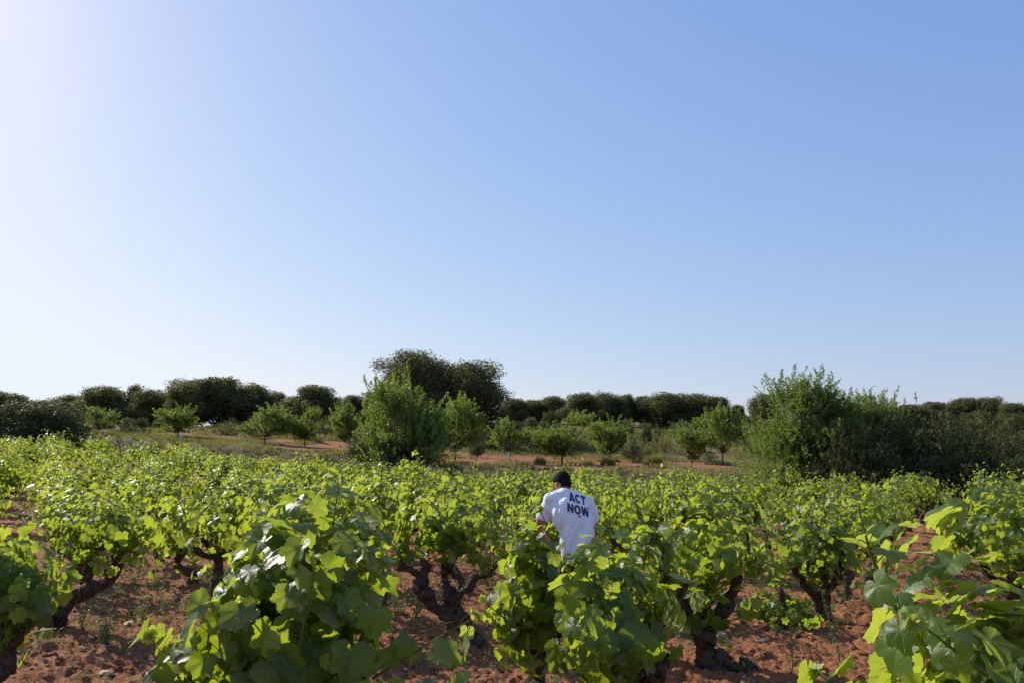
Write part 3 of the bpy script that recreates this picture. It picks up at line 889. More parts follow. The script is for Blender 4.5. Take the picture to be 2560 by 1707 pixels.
cr, ln = twig_crown(521, 2.2, 2.6, .95, 260, 36, .055, M_almond, up=.5, aspect=.42, tw_len=.17)
wt = make_tree(cr, ln, .95, .05, 521, base_white=.75)
place_tree('almond_tree', wt, 1272, 46, 1048, 92, 2.6, 2.2, 'little round almond on a thin white-painted trunk over red soil', 'almond tree', GA)

# the tall light tree with suckers, centre
cr, ln = twig_crown(530, 3.6, 4.6, .7, 1150, 46, .058, M_almond, up=.75, low=.3, spiky=.5, limbs_n=8, aspect=.42, tw_len=.13)
place_tree('wild_almond', make_tree(cr, ln, .7, .10, 530), 1005, 38.5, 940, 205, 4.75, 3.6, 'tall light-green tree with upright suckers in front of the giant oak', 'tree')
# feathery trees at the right edge of the field
cr, ln = twig_crown(531, 4.2, 5.4, .8, 2300, 46, .054, M_almond, up=.8, low=.42, spiky=.45, limbs_n=9, aspect=.38, tw_len=.12)
place_tree('wild_almond', make_tree(cr, ln, .8, .12, 531), 2020, 33.5, 925, 235, 5.7, 4.2, 'tallest feathery tree with upright plumes at the end of the vine rows', 'tree')
cr, ln = twig_crown(532, 3.4, 4.6, .8, 1600, 46, .054, M_almond, up=.8, low=.42, spiky=.5, limbs_n=8, aspect=.38, tw_len=.13)
place_tree('wild_almond', make_tree(cr, ln, .8, .12, 532), 2195, 34, 972, 165, 4.8, 3.4, 'second feathery tree, shorter, grown into the dark thicket', 'tree')

# bushes ------------------------------------------------------------
def bush(seed, W, H, n, leafsize, mat, style='blob'):
    if style == 'blob':
        cr, lm = blob_crown(seed, W, H, .02, 18, n, leafsize, mat, lowfill=.4, flat=.75)
    else:
        cr, lm = twig_crown(seed, W, H, .15, n // 30, 30, leafsize, mat, up=.7, low=.5, limbs_n=7, spiky=.2)
    return trunk_mesh([(p, r * .7, r2 * .7, 0) for p, r, r2, _ in lm], [M_tbark], seed), cr
BIG = [bush(600 + k, 4, 3, 17000, .075, M_brown, 'twig') for k in range(2)] + [bush(610, 4, 3, 15000, .07, M_brown, 'blob')]
GB = 'dark thicket bordering the field'
for px, y, top, w, k, lab in [
    (2120, 31.5, 1060, 210, 0, 'shaded bush between the two feathery trees'),
    (2260, 33, 1028, 190, 1, 'dark bush in front of the second feathery tree'),
    (2345, 32, 1038, 220, 0, 'brownish twiggy bush, highest of the dark thicket'),
    (2440, 31, 1062, 230, 1, 'shaded bush at the head of the soil aisle'),
    (2540, 30, 1085, 230, 0, 'shaded bush ending the dark thicket at the photo edge'),
    (2180, 30.5, 1110, 200, 2, 'low shaded bush under the second feathery tree'),
    (2400, 29.5, 1130, 240, 2, 'low black-green bush behind the last vines of the aisle'),
    (2570, 28, 1140, 200, 2, 'low black-green bush at the photo edge behind the aisle vine')]:
    place_tree('bush', BIG[k], px, y, top, w, 3.05, 4, lab, 'bush', GB, rz=px * .7, names=('stems', 'crown'))
HB = bush(620, 6, 4.2, 40000, .07, M_bush, 'blob')
place_tree('holm_bush', HB, 85, 46.3, 1000, 300, 4.2, 6, 'large olive-green rounded holm bush at the edge of the vines', 'bush', 'bushes on the slopes', names=('stems', 'crown'))
HB2 = bush(621, 5, 3.2, 16000, .06, M_bush, 'blob')
place_tree('holm_bush', HB2, -40, 46, 1008, 260, 3.2, 5, 'olive-green holm bush cut by the photo edge', 'bush', 'bushes on the slopes', names=('stems', 'crown'))
# ivy-green scrub at the foot of the tall light tree
IV2 = bush(624, 2.8, 2.0, 11000, .045, M_almond, 'twig')
place_tree('bush', IV2, 1940, 32.3, 1085, 130, 2.0, 2.8, 'pale green bush at the foot of the tallest feathery tree', 'bush', GB, names=('stems', 'crown'))
IV = bush(622, 2.4, 1.9, 9000, .045, M_almond, 'blob')
place_tree('bush', IV, 950, 37.2, 1078, 125, 1.9, 2.4, 'bright ivy-green bush at the foot of the tall light-green tree', 'bush', 'bushes on the slopes', names=('stems', 'crown'))
GB2 = bush(623, 3, 2.2, 9000, .05, M_bush, 'blob')
place_tree('bush', (GB2[0], GB2[1]), 895, 37.8, 1095, 110, 2.2, 3, 'dull olive bush next to the ivy-green one', 'bush', 'bushes on the slopes', names=('stems', 'crown'))
place_tree('bush', BIG[1], 1035, 38.2, 1085, 150, 3.05, 4, 'black-shaded bush beneath the tall light-green tree', 'bush', 'bushes on the slopes', names=('stems', 'crown'))

SM = [bush(630, 2.2, 1.4, 3200, .06, M_bush, 'blob'), bush(631, 2.2, 1.4, 3200, .06, M_brown, 'twig'),
      bush(632, 2.2, 1.4, 3200, .06, M_oak, 'blob'), bush(633, 2.2, 1.4, 3200, .06, M_dry, 'twig'), bush(634, 2.2, 1.4, 3200, .06, M_bush, 'twig')]
KIND = ['olive-green', 'brown twiggy', 'dark round', 'straw-coloured', 'grey-green']
LMB = [(100, 'the dark round holm bush'), (250, 'the whitewashed young almond'), (350, 'the gap beside it'), (450, 'the almond by the white rock'), (560, 'the tallest ridge clump'), (665, 'the dense round almond'), (765, 'the pale airy almond'),
       (880, 'the half-covered almond'), (1130, 'the shaded dark almond'), (1225, 'the slope under the big dark oak'), (1300, 'the little white-trunked almond'), (1400, 'the fork-trunked almond'), (1480, 'the gap past it'),
       (1530, 'the bushy almond'), (1600, 'the bare slope'), (1680, 'the dip in the almonds'), (1740, 'the wide low almond'), (1810, 'the taller twin almond'), (1890, 'the feathery tree'), (2450, 'the thicket end'), (2530, 'the far ridge oaks')]
rb = random.Random(3)
bl = []
for px, y, top, w, k in [(348, 56, 1066, 62, 1), (310, 60, 1052, 60, 4), (385, 57, 1082, 40, 1), (283, 55, 1072, 50, 3), (345, 68, 1040, 60, 0), (395, 70, 1042, 44, 2), (315, 72, 1040, 46, 2),
                         (520, 62, 1060, 60, 4), (575, 62, 1052, 52, 3), (610, 64, 1058, 44, 4), (545, 70, 1055, 60, 0), (490, 66, 1062, 50, 3),
                         (1570, 66, 1043, 46, 2), (1618, 64, 1056, 40, 0), (1645, 63, 1057, 28, 4), (1560, 60, 1070, 60, 4), (1600, 52, 1105, 56, 4),
                         (1865, 74, 1035, 50, 0), (1330, 72, 1040, 46, 2), (1375, 74, 1022, 56, 0), (1300, 70, 1050, 60, 4), (1350, 66, 1058, 60, 4),
                         (1240, 64, 1050, 60, 0), (1225, 60, 1072, 40, 2), (1905, 66, 1050, 90, 0), (1880, 60, 1075, 70, 4), (1930, 56, 1085, 80, 0),
                         (2440, 60, 1040, 90, 0), (2500, 58, 1050, 100, 4), (2550, 50, 1070, 100, 4), (2470, 66, 1020, 80, 2), (2390, 64, 1022, 90, 0), (2545, 66, 1028, 80, 0),
                         (200, 60, 1052, 70, 0), (160, 58, 1060, 60, 4), (230, 57, 1082, 60, 3), (700, 66, 1040, 60, 0), (800, 64, 1040, 60, 4), (730, 70, 1030, 70, 0), (830, 66, 1030, 60, 4), (860, 60, 1050, 50, 0),
                         (1440, 60, 1070, 60, 4), (1490, 68, 1050, 60, 2), (1700, 70, 1045, 60, 0), (1660, 60, 1075, 50, 3), (1760, 72, 1040, 70, 4), (1830, 68, 1050, 60, 3)]:
    bl.append((px, y, top, w, k))
for _ in range(60):
    px = rb.uniform(150, 1960); y = rb.uniform(54, 92); bl.append((px, y, None, rb.uniform(30, 60), rb.choice([0, 0, 2, 4, 4, 3])))
seen = {}
for px, y, top, w, k in sorted(bl, key=lambda t: t[1]):
    q = min(range(len(LMB)), key=lambda a: abs(LMB[a][0] - px))
    seen[(q, k)] = seen.get((q, k), 0) + 1
    x, g = on_ground(px, y)
    if top is None:
        top = to_px(x, y, g + rb.uniform(.7, 1.5))[1]
    place_tree('bush', SM[k], px, y, top, w, 1.45, 2.2, f'{KIND[k]} bush, {ORD[seen[(q, k)] - 1]} such behind {LMB[q][1]}', 'bush', 'bushes on the slopes', rz=rb.random() * 6, names=('stems', 'crown'))
# pale sapling leaning past the bushy almond
cr, ln = twig_crown(640, 1.6, 1.2, .4, 40, 24, .06, M_weed, up=.3, lean=.4)
place_tree('sapling', make_tree(cr, ln, .4, .03, 640), 1580, 49, 1078, 70, 1.25, 1.7, 'pale lime-green leaning sapling beside the bushy almond', 'sapling')

# ------------------------------------------------------------------ grass clumps, ground cover, stones
def blades(acc, cx, cy, cz, n, h, spread, rng, width=.006, lean=.5):
    a = rng.random(n) * 6.283; r = spread * np.sqrt(rng.random(n))
    bx = cx + np.cos(a) * r; by_ = cy + np.sin(a) * r
    hh = h * rng.uniform(.4, 1.15, n) * (1 - .75 * (r / spread) ** 2)
    lx = np.cos(a) * lean * hh * rng.random(n) + rng.normal(0, .12, n) * hh; ly = np.sin(a) * lean * hh * rng.random(n) + rng.normal(0, .12, n) * hh
    t = rng.random(n) * 6.283; wx = np.cos(t) * width; wy = np.sin(t) * width
    cz = np.broadcast_to(cz, (n,))
    b = np.stack([bx, by_, cz], -1); d = np.stack([wx, wy, np.zeros(n)], -1)
    m_ = b + np.stack([lx * .35, ly * .35, hh * .6], -1); tp_ = b + np.stack([lx, ly, hh], -1)
    P = np.stack([b - d, b + d, m_ + d * .8, m_ - d * .8, tp_], 1)
    o = (np.arange(n) * 5)[:, None]
    acc.add(P.reshape(-1, 3), [o + np.array([[0, 1, 2, 3]]), o + np.array([[3, 2, 4]])], age=np.repeat(np.clip(rng.normal(.5, .25, n), 0, 1), 5), rnd=np.repeat(rng.random(n), 5))

rng = np.random.default_rng(77)
for px, y, hm, sp_, lab in [(1632, 45.5, .75, .55, 'large tawny clump of dry grass on the red terrace'), (1520, 45, .55, .4, 'small straw-coloured grass clump beside the tawny one'),
                            (1350, 44.5, .5, .3, 'thin grass clump next to the fork-trunked almond')]:
    x, g = on_ground(px, y); a = Acc(); blades(a, 0, 0, -.03, 1500, hm, sp_, rng, .012, .6)
    tag(link('grass_clump', a.mesh('grass_clump', [M_dry]), loc=(x, y, g)), lab, 'grass clump', 'grass clumps on the terrace')

def scatter(n, ymin, ymax, cond, xr=.72):
    y = np.sqrt(rng.uniform(ymin ** 2, ymax ** 2, n)); x = rng.uniform(-xr, xr, n) * y
    k = cond(x, y)
    return x[k], y[k]
# bank and hillside ground cover: one mass of tufts
a = Acc()
x, y = scatter(26000, 27, 62, lambda x, y: (y - y_edge(x) > .4) & ((y - y_edge(x) < 4.0) | (vn(x * .5, y * .5, 9) > np.where((y - y_edge(x) < 21) & (x > -14), .70, .45))))
for xx, yy, q in zip(x, y, range(len(x))):
    pass
g = gz(x, y); n = len(x)
def tufts(acc, x, y, g, per, h, w, spread):
    n = len(x)
    X = np.repeat(x, per) + rng.normal(0, spread, n * per); Y = np.repeat(y, per) + rng.normal(0, spread, n * per); G = np.repeat(g, per)
    H_ = np.repeat(h, per) * rng.uniform(.4, 1.1, n * per); t = rng.random(n * per) * 6.283
    d = np.stack([np.cos(t), np.sin(t), 0 * t], -1) * w
    b = np.stack([X, Y, G - .03], -1); l = np.stack([rng.normal(0, .35, n * per) * H_, rng.normal(0, .35, n * per) * H_, H_], -1)
    P = np.stack([b - d, b + d, b + l * .6 + d * .7, b + l * .6 - d * .7, b + l], 1)
    o = (np.arange(n * per) * 5)[:, None]
    ag = np.repeat(np.clip(vn(x * .4, y * .4, 55) * 1.3 - .25 + rng.normal(0, .12, n), 0, 1), per)
    acc.add(P.reshape(-1, 3), [o + np.array([[0, 1, 2, 3]]), o + np.array([[3, 2, 4]])], age=np.repeat(ag, 5), rnd=np.repeat(rng.random(n * per), 5))
tufts(a, x, y, g, 7, .16 + .18 * vn(x * .6, y * .6, 14), .022, .09)
x, y = scatter(24000, 60, 100, lambda x, y: vn(x * .2, y * .2, 19) > .3)
tufts(a, x, y, gz(x, y), 5, .25 + .25 * vn(x * .3, y * .3, 24), .05, .2)
tag(link('grass', a.mesh('grass', [M_dry])), 'olive and straw grass covering the bank and hillside', 'grass', kind='stuff')
# low weeds on the vineyard floor
a = Acc()
x, y = scatter(6500, 4.5, 34, lambda x, y: (y < y_edge(x)) & (fbm(x * .8, y * .8, 33, 2) > .47))
tufts(a, x, y, gz(x, y), 10, .05 + .08 * rng.random(len(x)), .006, .035)
x, y = scatter(1900, 3.8, 15, lambda x, y: fbm(x * 1.2, y * 1.2, 36, 2) > .47)
n = len(x); P = np.repeat(np.stack([x, y, gz(x, y)], -1), 40, 0); hh = rng.random(n * 40) ** 1.3 * np.repeat(rng.uniform(.05, .22, n), 40)
P = P + np.stack([rng.normal(0, .035, n * 40), rng.normal(0, .035, n * 40), hh], -1)
cards(a, P, rng.normal(0, 1, P.shape) + [0, 0, .6], np.full(len(P), .013) * rng.uniform(.6, 1.3, len(P)), .4, np.clip(rng.normal(.45, .25, len(P)), 0, 1), rng)
tag(link('low_weeds', a.mesh('low_weeds', [M_weed])), 'sparse green weeds between the vines on red soil', 'weeds', kind='stuff')

# taller single weeds in the near soil
def weed_mesh(seed, H, nst=5, bushy=.5):
    r = np.random.default_rng(seed); st = Acc(); lv = Acc()
    for k in range(nst):
        d = norm(np.array([r.normal(0, .22), r.normal(0, .22), 1])); L = H * r.uniform(.5, 1)
        P = np.array([d * L * t + np.array([.03 * math.sin(3 * t + k), .03 * math.cos(4 * t), 0]) * t for t in np.linspace(0, 1, 8)])
        tube(st, P, np.linspace(.004, .0015, 8), 5)
        n = int(34 * L / .3 * (1 + bushy))
        t = r.random(n); pp = d * L * t[:, None] + r.normal(0, .02 + .02 * bushy, (n, 3)) * (1.1 - t[:, None] * .6)
        pp[:, 2] = np.maximum(pp[:, 2], .005)
        cards(lv, pp, r.normal(0, 1, (n, 3)) + [0, 0, .5], .017 * r.uniform(.5, 1.3, n), .33, np.clip(r.normal(.45, .25, n), 0, 1), r)
    return st.mesh('stem', [M_cane]), lv.mesh('leaves', [M_weed])
WD = [weed_mesh(700, .34, 5, .9), weed_mesh(701, .55, 3, .2), weed_mesh(702, .26, 7, 1.3), weed_mesh(703, .7, 2, .1)]
for px, py_base, k, s, lab in [
    (265, 1620, 2, 1.1, 'bushy pale weed on the soil past the sawn stump'), (205, 1580, 0, 1.0, 'feathery grey weed right beside the sawn stump'), (355, 1560, 0, .9, 'weed beside the pale flat stone'),
    (310, 1640, 1, .6, 'thin weed in front of the bushy pale one'), (410, 1540, 1, .7, 'lone stalky weed at the rim of the shadowed vine'), (345, 1450, 0, .9, 'small weed under the hanging left leaves'),
    (350, 1425, 2, 1.0, 'tuft of weed near the second bare trunk'),
    (1010, 1540, 1, 1.0, 'tall dry weed between shadowed vine and twisted trunk'), (1040, 1560, 0, 1.3, 'dry bushy weed under the twisted trunk'), (975, 1500, 3, 1.0, 'tall leafy weed against the shadowed vine edge'),
    (1250, 1600, 1, 1.0, 'upright weed stalks just past the twisted trunk foot'), (1120, 1440, 0, 1.1, 'weed in the crook of the twisted trunk'), (1275, 1590, 0, 1.0, 'olive weed tuft by the crown shadow'),
    (2100, 1660, 3, 1.0, 'tall thin weed before the close veined vine'), (1980, 1690, 1, 1.1, 'flowering stalk weed on the soil below the low dark vine'), (1880, 1560, 3, 1.1, 'spindly tall weed rising before the thick stump'),
    (2210, 1700, 0, 1.1, 'leafy weed at the bottom edge under the veined leaves'), (1900, 1480, 0, .8, 'small weed behind the low dark vine'), (1820, 1640, 2, .6, 'grassy tuft at the thick stump roots'), (2160, 1500, 0, .9, 'weed beside the forked bare trunk')]:
    v = (H0 / 2 - py_base) / F
    y = CZ / (-((v * cp + sp) / (cp - v * sp)))
    x, g = on_ground(px, y)
    t = link('weed', None, loc=(x, y, g)); t.scale = (s, s, s); t.rotation_euler = (0, 0, px * .37)
    tag(t, lab, 'weed', 'tall weeds between the vines')
    for nm, me in zip(('stem', 'leaves'), WD[k]): link(nm, me, t)

# clods: broken lumps of the same soil
def ico(sub):
    import bmesh
    bm = bmesh.new(); bmesh.ops.create_icosphere(bm, subdivisions=sub, radius=1)
    V = np.array([v.co[:] for v in bm.verts]); Fc = np.array([[v.index for v in f.verts] for f in bm.faces]); bm.free()
    return V, Fc
I2, F2 = ico(2)
def lumps(acc, pos, size, rng, flat=.65):
    n = len(pos); m = len(I2)
    ph = rng.random((n, 1, 3)) * 20
    q = I2[None] * 1.9 + ph
    d = 1 + .26 * np.sin(q[..., 0] * 2.1 + q[..., 1]) * np.sin(q[..., 1] * 2.7 + 1) + .18 * np.sin(q[..., 2] * 3.9 + q[..., 0] * 2) + .08 * np.sin(q[..., 0] * 9 + q[..., 2] * 7)
    sc = size[:, None, None] * np.stack([rng.uniform(.75, 1.35, n), rng.uniform(.75, 1.2, n), np.full(n, flat) * rng.uniform(.7, 1.3, n)], -1)[:, None, :]
    P = I2[None] * d[..., None] * sc
    t = rng.random(n) * 6.28; c, s = np.cos(t)[:, None], np.sin(t)[:, None]
    P = np.stack([P[..., 0] * c - P[..., 1] * s, P[..., 0] * s + P[..., 1] * c, P[..., 2]], -1) + pos[:, None, :]
    acc.add(P.reshape(-1, 3), (F2[None] + (np.arange(n) * m)[:, None, None]).reshape(-1, 3))
a = Acc()
x, y = scatter(17000, 3.5, 14, lambda x, y: fbm(x * 1.5, y * 1.5, 91, 2) > .40)
lumps(a, np.stack([x, y, gz(x, y) + relief(x, y) * .9], -1), .009 + .032 * rng.random(len(x)) ** 3.0, rng)
tag(link('soil_clods', a.mesh('soil_clods', [M_soil], smooth=False)), 'broken red clods strewn over the tilled soil', 'soil clods', kind='stuff')
a = Acc()
x, y = scatter(3200, 3.5, 24, lambda x, y: y < y_edge(x))
lumps(a, np.stack([x, y, gz(x, y) + relief(x, y) * .9], -1), .008 + .026 * rng.random(len(x)) ** 2.5, rng, .5)
tag(link('pebbles', a.mesh('pebbles', [M_stone], smooth=False)), 'small pale pebbles strewn over the red soil', 'pebbles', kind='stuff')
for px, py_, s, lab in [(325, 1565, .07, 'flat pale stone on the soil past the sawn stump'), (382, 1572, .035, 'small pinkish stone beside the shadowed vine'), (1802, 1592, .05, 'pale stone by the thick stump roots'),
                        (1900, 1608, .045, 'cream stone on soil under the low dark vine'), (265, 1690, .05, 'reddish flat stone at the bottom edge'), (1880, 1575, .035, 'small cream stone behind the thick stump'), (345, 1610, .045, 'brown stone under the bushy pale weed')]:
    v = (H0 / 2 - py_) / F; y = CZ / (-((v * cp + sp) / (cp - v * sp))); x, g = on_ground(px, y)
    a = Acc(); lumps(a, np.array([[0, 0, 0.]]), np.array([s]), rng, .45)
    tag(link('stone', a.mesh('stone', [M_stone], smooth=False), loc=(x, y, g + .02)), lab, 'stone', 'loose stones in the soil')
x, g = on_ground(453, 52.3); a = Acc(); lumps(a, np.array([[0, 0, 0.]]), np.array([.2]), rng, .8)
tag(link('rock', a.mesh('rock', [M_wrap]), loc=(x, 52.3, g + .1)), 'bright white round rock beside the wide open almond', 'rock')
rr = random.Random(5)
names = ['biggest dark', 'flat dark', 'split brown', 'rounded brown', 'leaning grey', 'squat grey', 'small dark', 'pale-topped', 'jagged dark', 'low brown', 'narrow grey', 'tiny brown']
for q, nm in enumerate(names):
    px = 1520 + q * 31 + rr.uniform(-8, 8)
    x, _ = on_ground(px, 35.5); y = float(y_edge(x)) + 1.3 + rr.random() * .6; x, g = on_ground(px, y)
    a = Acc(); lumps(a, np.array([[0, 0, 0.]]), np.array([rr.uniform(.22, .45)]), rng, .6)
    tag(link('rock', a.mesh('rock', [M_rock], smooth=False), loc=(x, y, g)), f'{nm} boulder in the terrace bank, {ORD[q]} along from the man', 'rock', 'boulders in the terrace bank')

# ------------------------------------------------------------------ the man
def cap_mesh(prims, voxel, mat, name, smooth=6, parent=None, noise_amp=0.0, nscale=8):
    """prims: ('c', p0, r0, p1, r1) tapered capsules and ('e', centre, radii, rotation) ellipsoids, fused into one surface"""
    import bmesh
    bm = bmesh.new()
    for p in prims:
        if p[0] == 'e':
            M = Matrix.Translation(p[1]) @ (p[3].to_matrix().to_4x4() if len(p) > 3 and p[3] else Matrix.Identity(4)) @ Matrix.Diagonal((*p[2], 1))
            bmesh.ops.create_uvsphere(bm, u_segments=24, v_segments=16, radius=1, matrix=M)
        else:
            _, a, ra, b, rb_ = p
            a = Vector(a); b = Vector(b); q = (b - a).to_track_quat('Z', 'Y').to_matrix().to_4x4()
            L = (b - a).length
            bmesh.ops.create_cone(bm, cap_ends=True, segments=20, radius1=ra, radius2=rb_, depth=L, matrix=Matrix.Translation((a + b) / 2) @ q)
            bmesh.ops.create_uvsphere(bm, u_segments=20, v_segments=12, radius=ra, matrix=Matrix.Translation(a))
            bmesh.ops.create_uvsphere(bm, u_segments=20, v_segments=12, radius=rb_, matrix=Matrix.Translation(b))
    me = bpy.data.meshes.new(name); bm.to_mesh(me); bm.free()
    o = link(name, me, parent)
    r = o.modifiers.new('r', 'REMESH'); r.mode = 'VOXEL'; r.voxel_size = voxel; r.use_smooth_shade = True
    s = o.modifiers.new('s', 'SMOOTH'); s.iterations = smooth; s.factor = .5
    dg = bpy.context.evaluated_depsgraph_get()
    ev_ = o.evaluated_get(dg); me2 = bpy.data.meshes.new_from_object(ev_)
    o.modifiers.clear(); o.data = me2; me2.name = name
    me2.materials.clear(); me2.materials.append(mat)
    me2.polygons.foreach_set('use_smooth', np.ones(len(me2.polygons), bool))
    return o

M_skin = simple('skin', (.30, .13, .075), (.36, .165, .10), 20, .55, .05)
M_hair = simple('hair', (.006, .005, .004), (.028, .021, .017), 110, .8, .9, .008, .12)
M_shorts = simple('dark_trousers', (.012, .014, .025), (.02, .022, .035), 60, .9, .3)
M_shoe = simple('brown_boot', (.06, .04, .028), (.10, .07, .05), 30, .8, .2)
M_ink = simple('navy_ink', (.022, .036, .07), (.045, .062, .10), 40, .7, .1)
M_redink = simple('red_ink', (.35, .03, .03), (.4, .04, .03), 40, .7, .1)
def cloth_mat():
    m, nt, out = newmat('white_cotton')
    co = coords(nt)
    p = nt.nodes.new('ShaderNodeBsdfPrincipled'); p.inputs['Roughness'].default_value = .9
    p.inputs['Base Color'].default_value = (.84, .84, .88, 1)
    mp = nt.nodes.new('ShaderNodeMapping'); mp.inputs['Scale'].default_value = (1, 1, .3); nt.links.new(co, mp.inputs[0])
    n1 = noise(nt, mp.outputs[0], 14, 2); n2 = noise(nt, co, 240, 2)
    bu = nt.nodes.new('ShaderNodeBump'); bu.inputs['Distance'].default_value = .06; bu.inputs['Strength'].default_value = .8
    nt.links.new(math_(nt, 'ADD', n1, math_(nt, 'MULTIPLY', n2, .02)), bu.inputs['Height']); nt.links.new(bu.outputs[0], p.inputs['Normal'])
    nt.links.new(p.outputs[0], out.inputs[0]); return m
M_cloth = cloth_mat()

PY = 7.9
pxx, pg = on_ground(1449, PY)
man = link('person', None, loc=(pxx, PY, pg))
man.scale = (.95, 1, 1)
tag(man, 'man seen from behind in white printed t-shirt, head bent, among the vines', 'person')
# local frame: x right, y away from the camera, z up; hips at the origin column, chest leaning forward and left
S = 1.0
hipL, hipR = (-.09, .0, .90), (.09, .0, .90)
chest = (-.07, .10, 1.24); neckb = (-.13, .19, 1.42); head = (-.135, .275, 1.515)
shL, shR = (-.262, .15, 1.365), (.105, .17, 1.325)
elL, haL = (-.395, .22, 1.09), (-.30, .45, .98)
elR, haR = (.215, .28, 1.06), (.12, .50, .98)
hv = Vector(head)
fz = Vector((-.50, .72, -.42)).normalized()              # the way the face looks
fx = fz.cross(Vector((0, 0, 1))).normalized(); fu = fx.cross(fz)
HM = Matrix((fx, fz, fu)).transposed()                    # columns: right ear, face, crown
HQ = HM.to_quaternion()
def hp(x, y, z): return tuple(hv + HM @ Vector((x, y, z)))
body = [('e', (0, .01, .93), (.125, .080, .10)), ('c', (0, .02, .95), .085, (-.04, .06, 1.12), .095), ('e', (-.07, .10, 1.24), (.145, .090, .15)),
        ('c', chest, .11, neckb, .058), ('c', neckb, .056, hp(0, -.03, -.06), .054),
        ('e', head, (.074, .092, .108), HQ), ('c', hp(0, .045, -.085), .042, hp(0, .02, -.05), .05),
        ('e', hp(0, .098, -.015), (.012, .018, .020), HQ), ('e', hp(0, .088, -.055), (.024, .010, .008), HQ),
        ('e', hp(-.083, -.004, -.014), (.011, .020, .032), HQ), ('e', hp(.083, -.004, -.014), (.011, .020, .032), HQ),
        ('e', hp(-.028, .085, .010), (.014, .008, .008), HQ), ('e', hp(.028, .085, .010), (.014, .008, .008), HQ),
        ('c', shL, .055, elL, .043), ('c', elL, .042, haL, .027), ('c', shR, .055, elR, .043), ('c', elR, .042, haR, .027),
        ('c', (-.07, 0, .84), .068, (-.11, .03, .50), .052), ('c', (-.11, .03, .50), .056, (-.12, -.03, .10), .036), ('c', (-.12, -.03, .06), .038, (-.13, .10, .03), .03),
        ('c', (.07, 0, .84), .068, (.12, .05, .50), .052), ('c', (.12, .05, .50), .056, (.13, .03, .10), .036), ('c', (.13, .03, .06), .038, (.14, .16, .03), .03)]
for hx, sgn in ((haL, 1), (haR, -1)):
    hx = Vector(hx); d = Vector((sgn * .25, .85, -.45)).normalized(); side = d.cross(Vector((0, 0, 1))).normalized()
    body.append(('e', hx + d * .05, (.038, .045, .020)))
    for q in range(4):
        b = hx + d * .085 + side * (q - 1.5) * .021; L1 = (.038, .044, .041, .032)[q]
        k1 = b + d * L1; k2 = k1 + (d * .6 + Vector((0, 0, -.8))).normalized() * L1 * .7
        body.append(('c', b, .0095, k1, .0088)); body.append(('c', k1, .0088, k2, .0075))
    tb = hx + d * .03 + side * -sgn * .03; body.append(('c', tb, .011, tb + (d * .6 - side * sgn * .5).normalized() * .045, .009))
ob = cap_mesh(body, .0065, M_skin, 'body', 4, man)
# the shirt: one loose surface with sleeves
slL, slR = (-.30, .175, 1.255), (.155, .21, 1.235)
shirt = [('c', (-.055, 0, .86), .105, (-.095, .06, 1.18), .125), ('c', (.075, .01, .86), .115, (.035, .07, 1.16), .125), ('c', (.01, .0, .86), .125, (-.03, .07, 1.16), .14),
         ('e', (-.075, .09, 1.235), (.195, .135, .17)), ('c', shL, .073, shR, .078), ('c', (-.13, .155, 1.39), .085, chest, .13),
         ('c', (-.13, .165, 1.41), .072, shL, .070), ('c', (-.13, .165, 1.41), .072, shR, .078),
         ('c', shL, .073, slL, .070), ('c', shR, .078, slR, .074), ('c', shL, .070, (-.325, .19, 1.20), .072), ('c', shR, .076, (.175, .235, 1.18), .074)]
os_ = cap_mesh(shirt, .009, M_cloth, 't_shirt', 26, man)
import bmesh
bm = bmesh.new(); bm.from_mesh(os_.data)
bmesh.ops.bisect_plane(bm, geom=bm.verts[:] + bm.edges[:] + bm.faces[:], plane_co=(0, 0, .825), plane_no=(-.12, 0, -1), clear_outer=True)
def cut_local(co, no, near, rad):
    co = Vector(co); no = Vector(no).normalized(); near = Vector(near)
    bmesh.ops.bisect_plane(bm, geom=bm.verts[:] + bm.edges[:] + bm.faces[:], plane_co=co, plane_no=no)
    kill = [f for f in bm.faces if (f.calc_center_median() - co).dot(no) > 1e-5 and (f.calc_center_median() - near).length < rad]
    bmesh.ops.delete(bm, geom=kill, context='FACES')
for sl, sh in (((-.325, .19, 1.20), shL), ((.175, .235, 1.18), shR)):
    d_ = (Vector(sl) - Vector(sh)).normalized()
    cut_local(Vector(sl) + d_ * .02, d_, Vector(sl) + d_ * .05, .105)
nd = (hv - Vector(neckb)).normalized()
cut_local(Vector(neckb) + nd * .035, nd, Vector(neckb) + nd * .08, .10)
for v in bm.verts:                       # soft folds in the cloth
    c = v.co
    lowr = 1 - min(1, max(0, (c.z - 1.15) / .15))
    k = .011 * math.sin((c.x - c.z * .22) * 34 + 1.5 * math.sin(c.z * 9)) * (lowr + .12) + .004 * math.sin(c.x * 60 - c.z * 32) * lowr
    k += .004 * math.sin(c.z * 55 + c.x * 20) * (1 if c.x < -.22 else 0) - .010 * math.exp(-((c.x + .205 + (c.z - 1.3) * .1) / .014) ** 2) * (1 if 1.08 < c.z < 1.36 else 0)
    v.co += v.normal * k
bm.normal_update()
me = bpy.data.meshes.new('t_shirt'); bm.to_mesh(me); bm.free(); me.materials.append(M_cloth)
me.polygons.foreach_set('use_smooth', np.ones(len(me.polygons), bool))
os_.data = me
so = os_.modifiers.new('thick', 'SOLIDIFY'); so.thickness = .003; so.offset = 1
cap_mesh([('e', (0, .01, .84), (.14, .088, .09)), ('c', (-.08, 0, .80), .082, (-.11, .03, .50), .072), ('c', (-.11, .03, .50), .073, (-.12, -.03, .12), .062),
          ('c', (.08, 0, .80), .082, (.12, .05, .50), .072), ('c', (.12, .05, .50), .073, (.13, .03, .12), .062)], .010, M_shorts, 'trousers', 5, man)
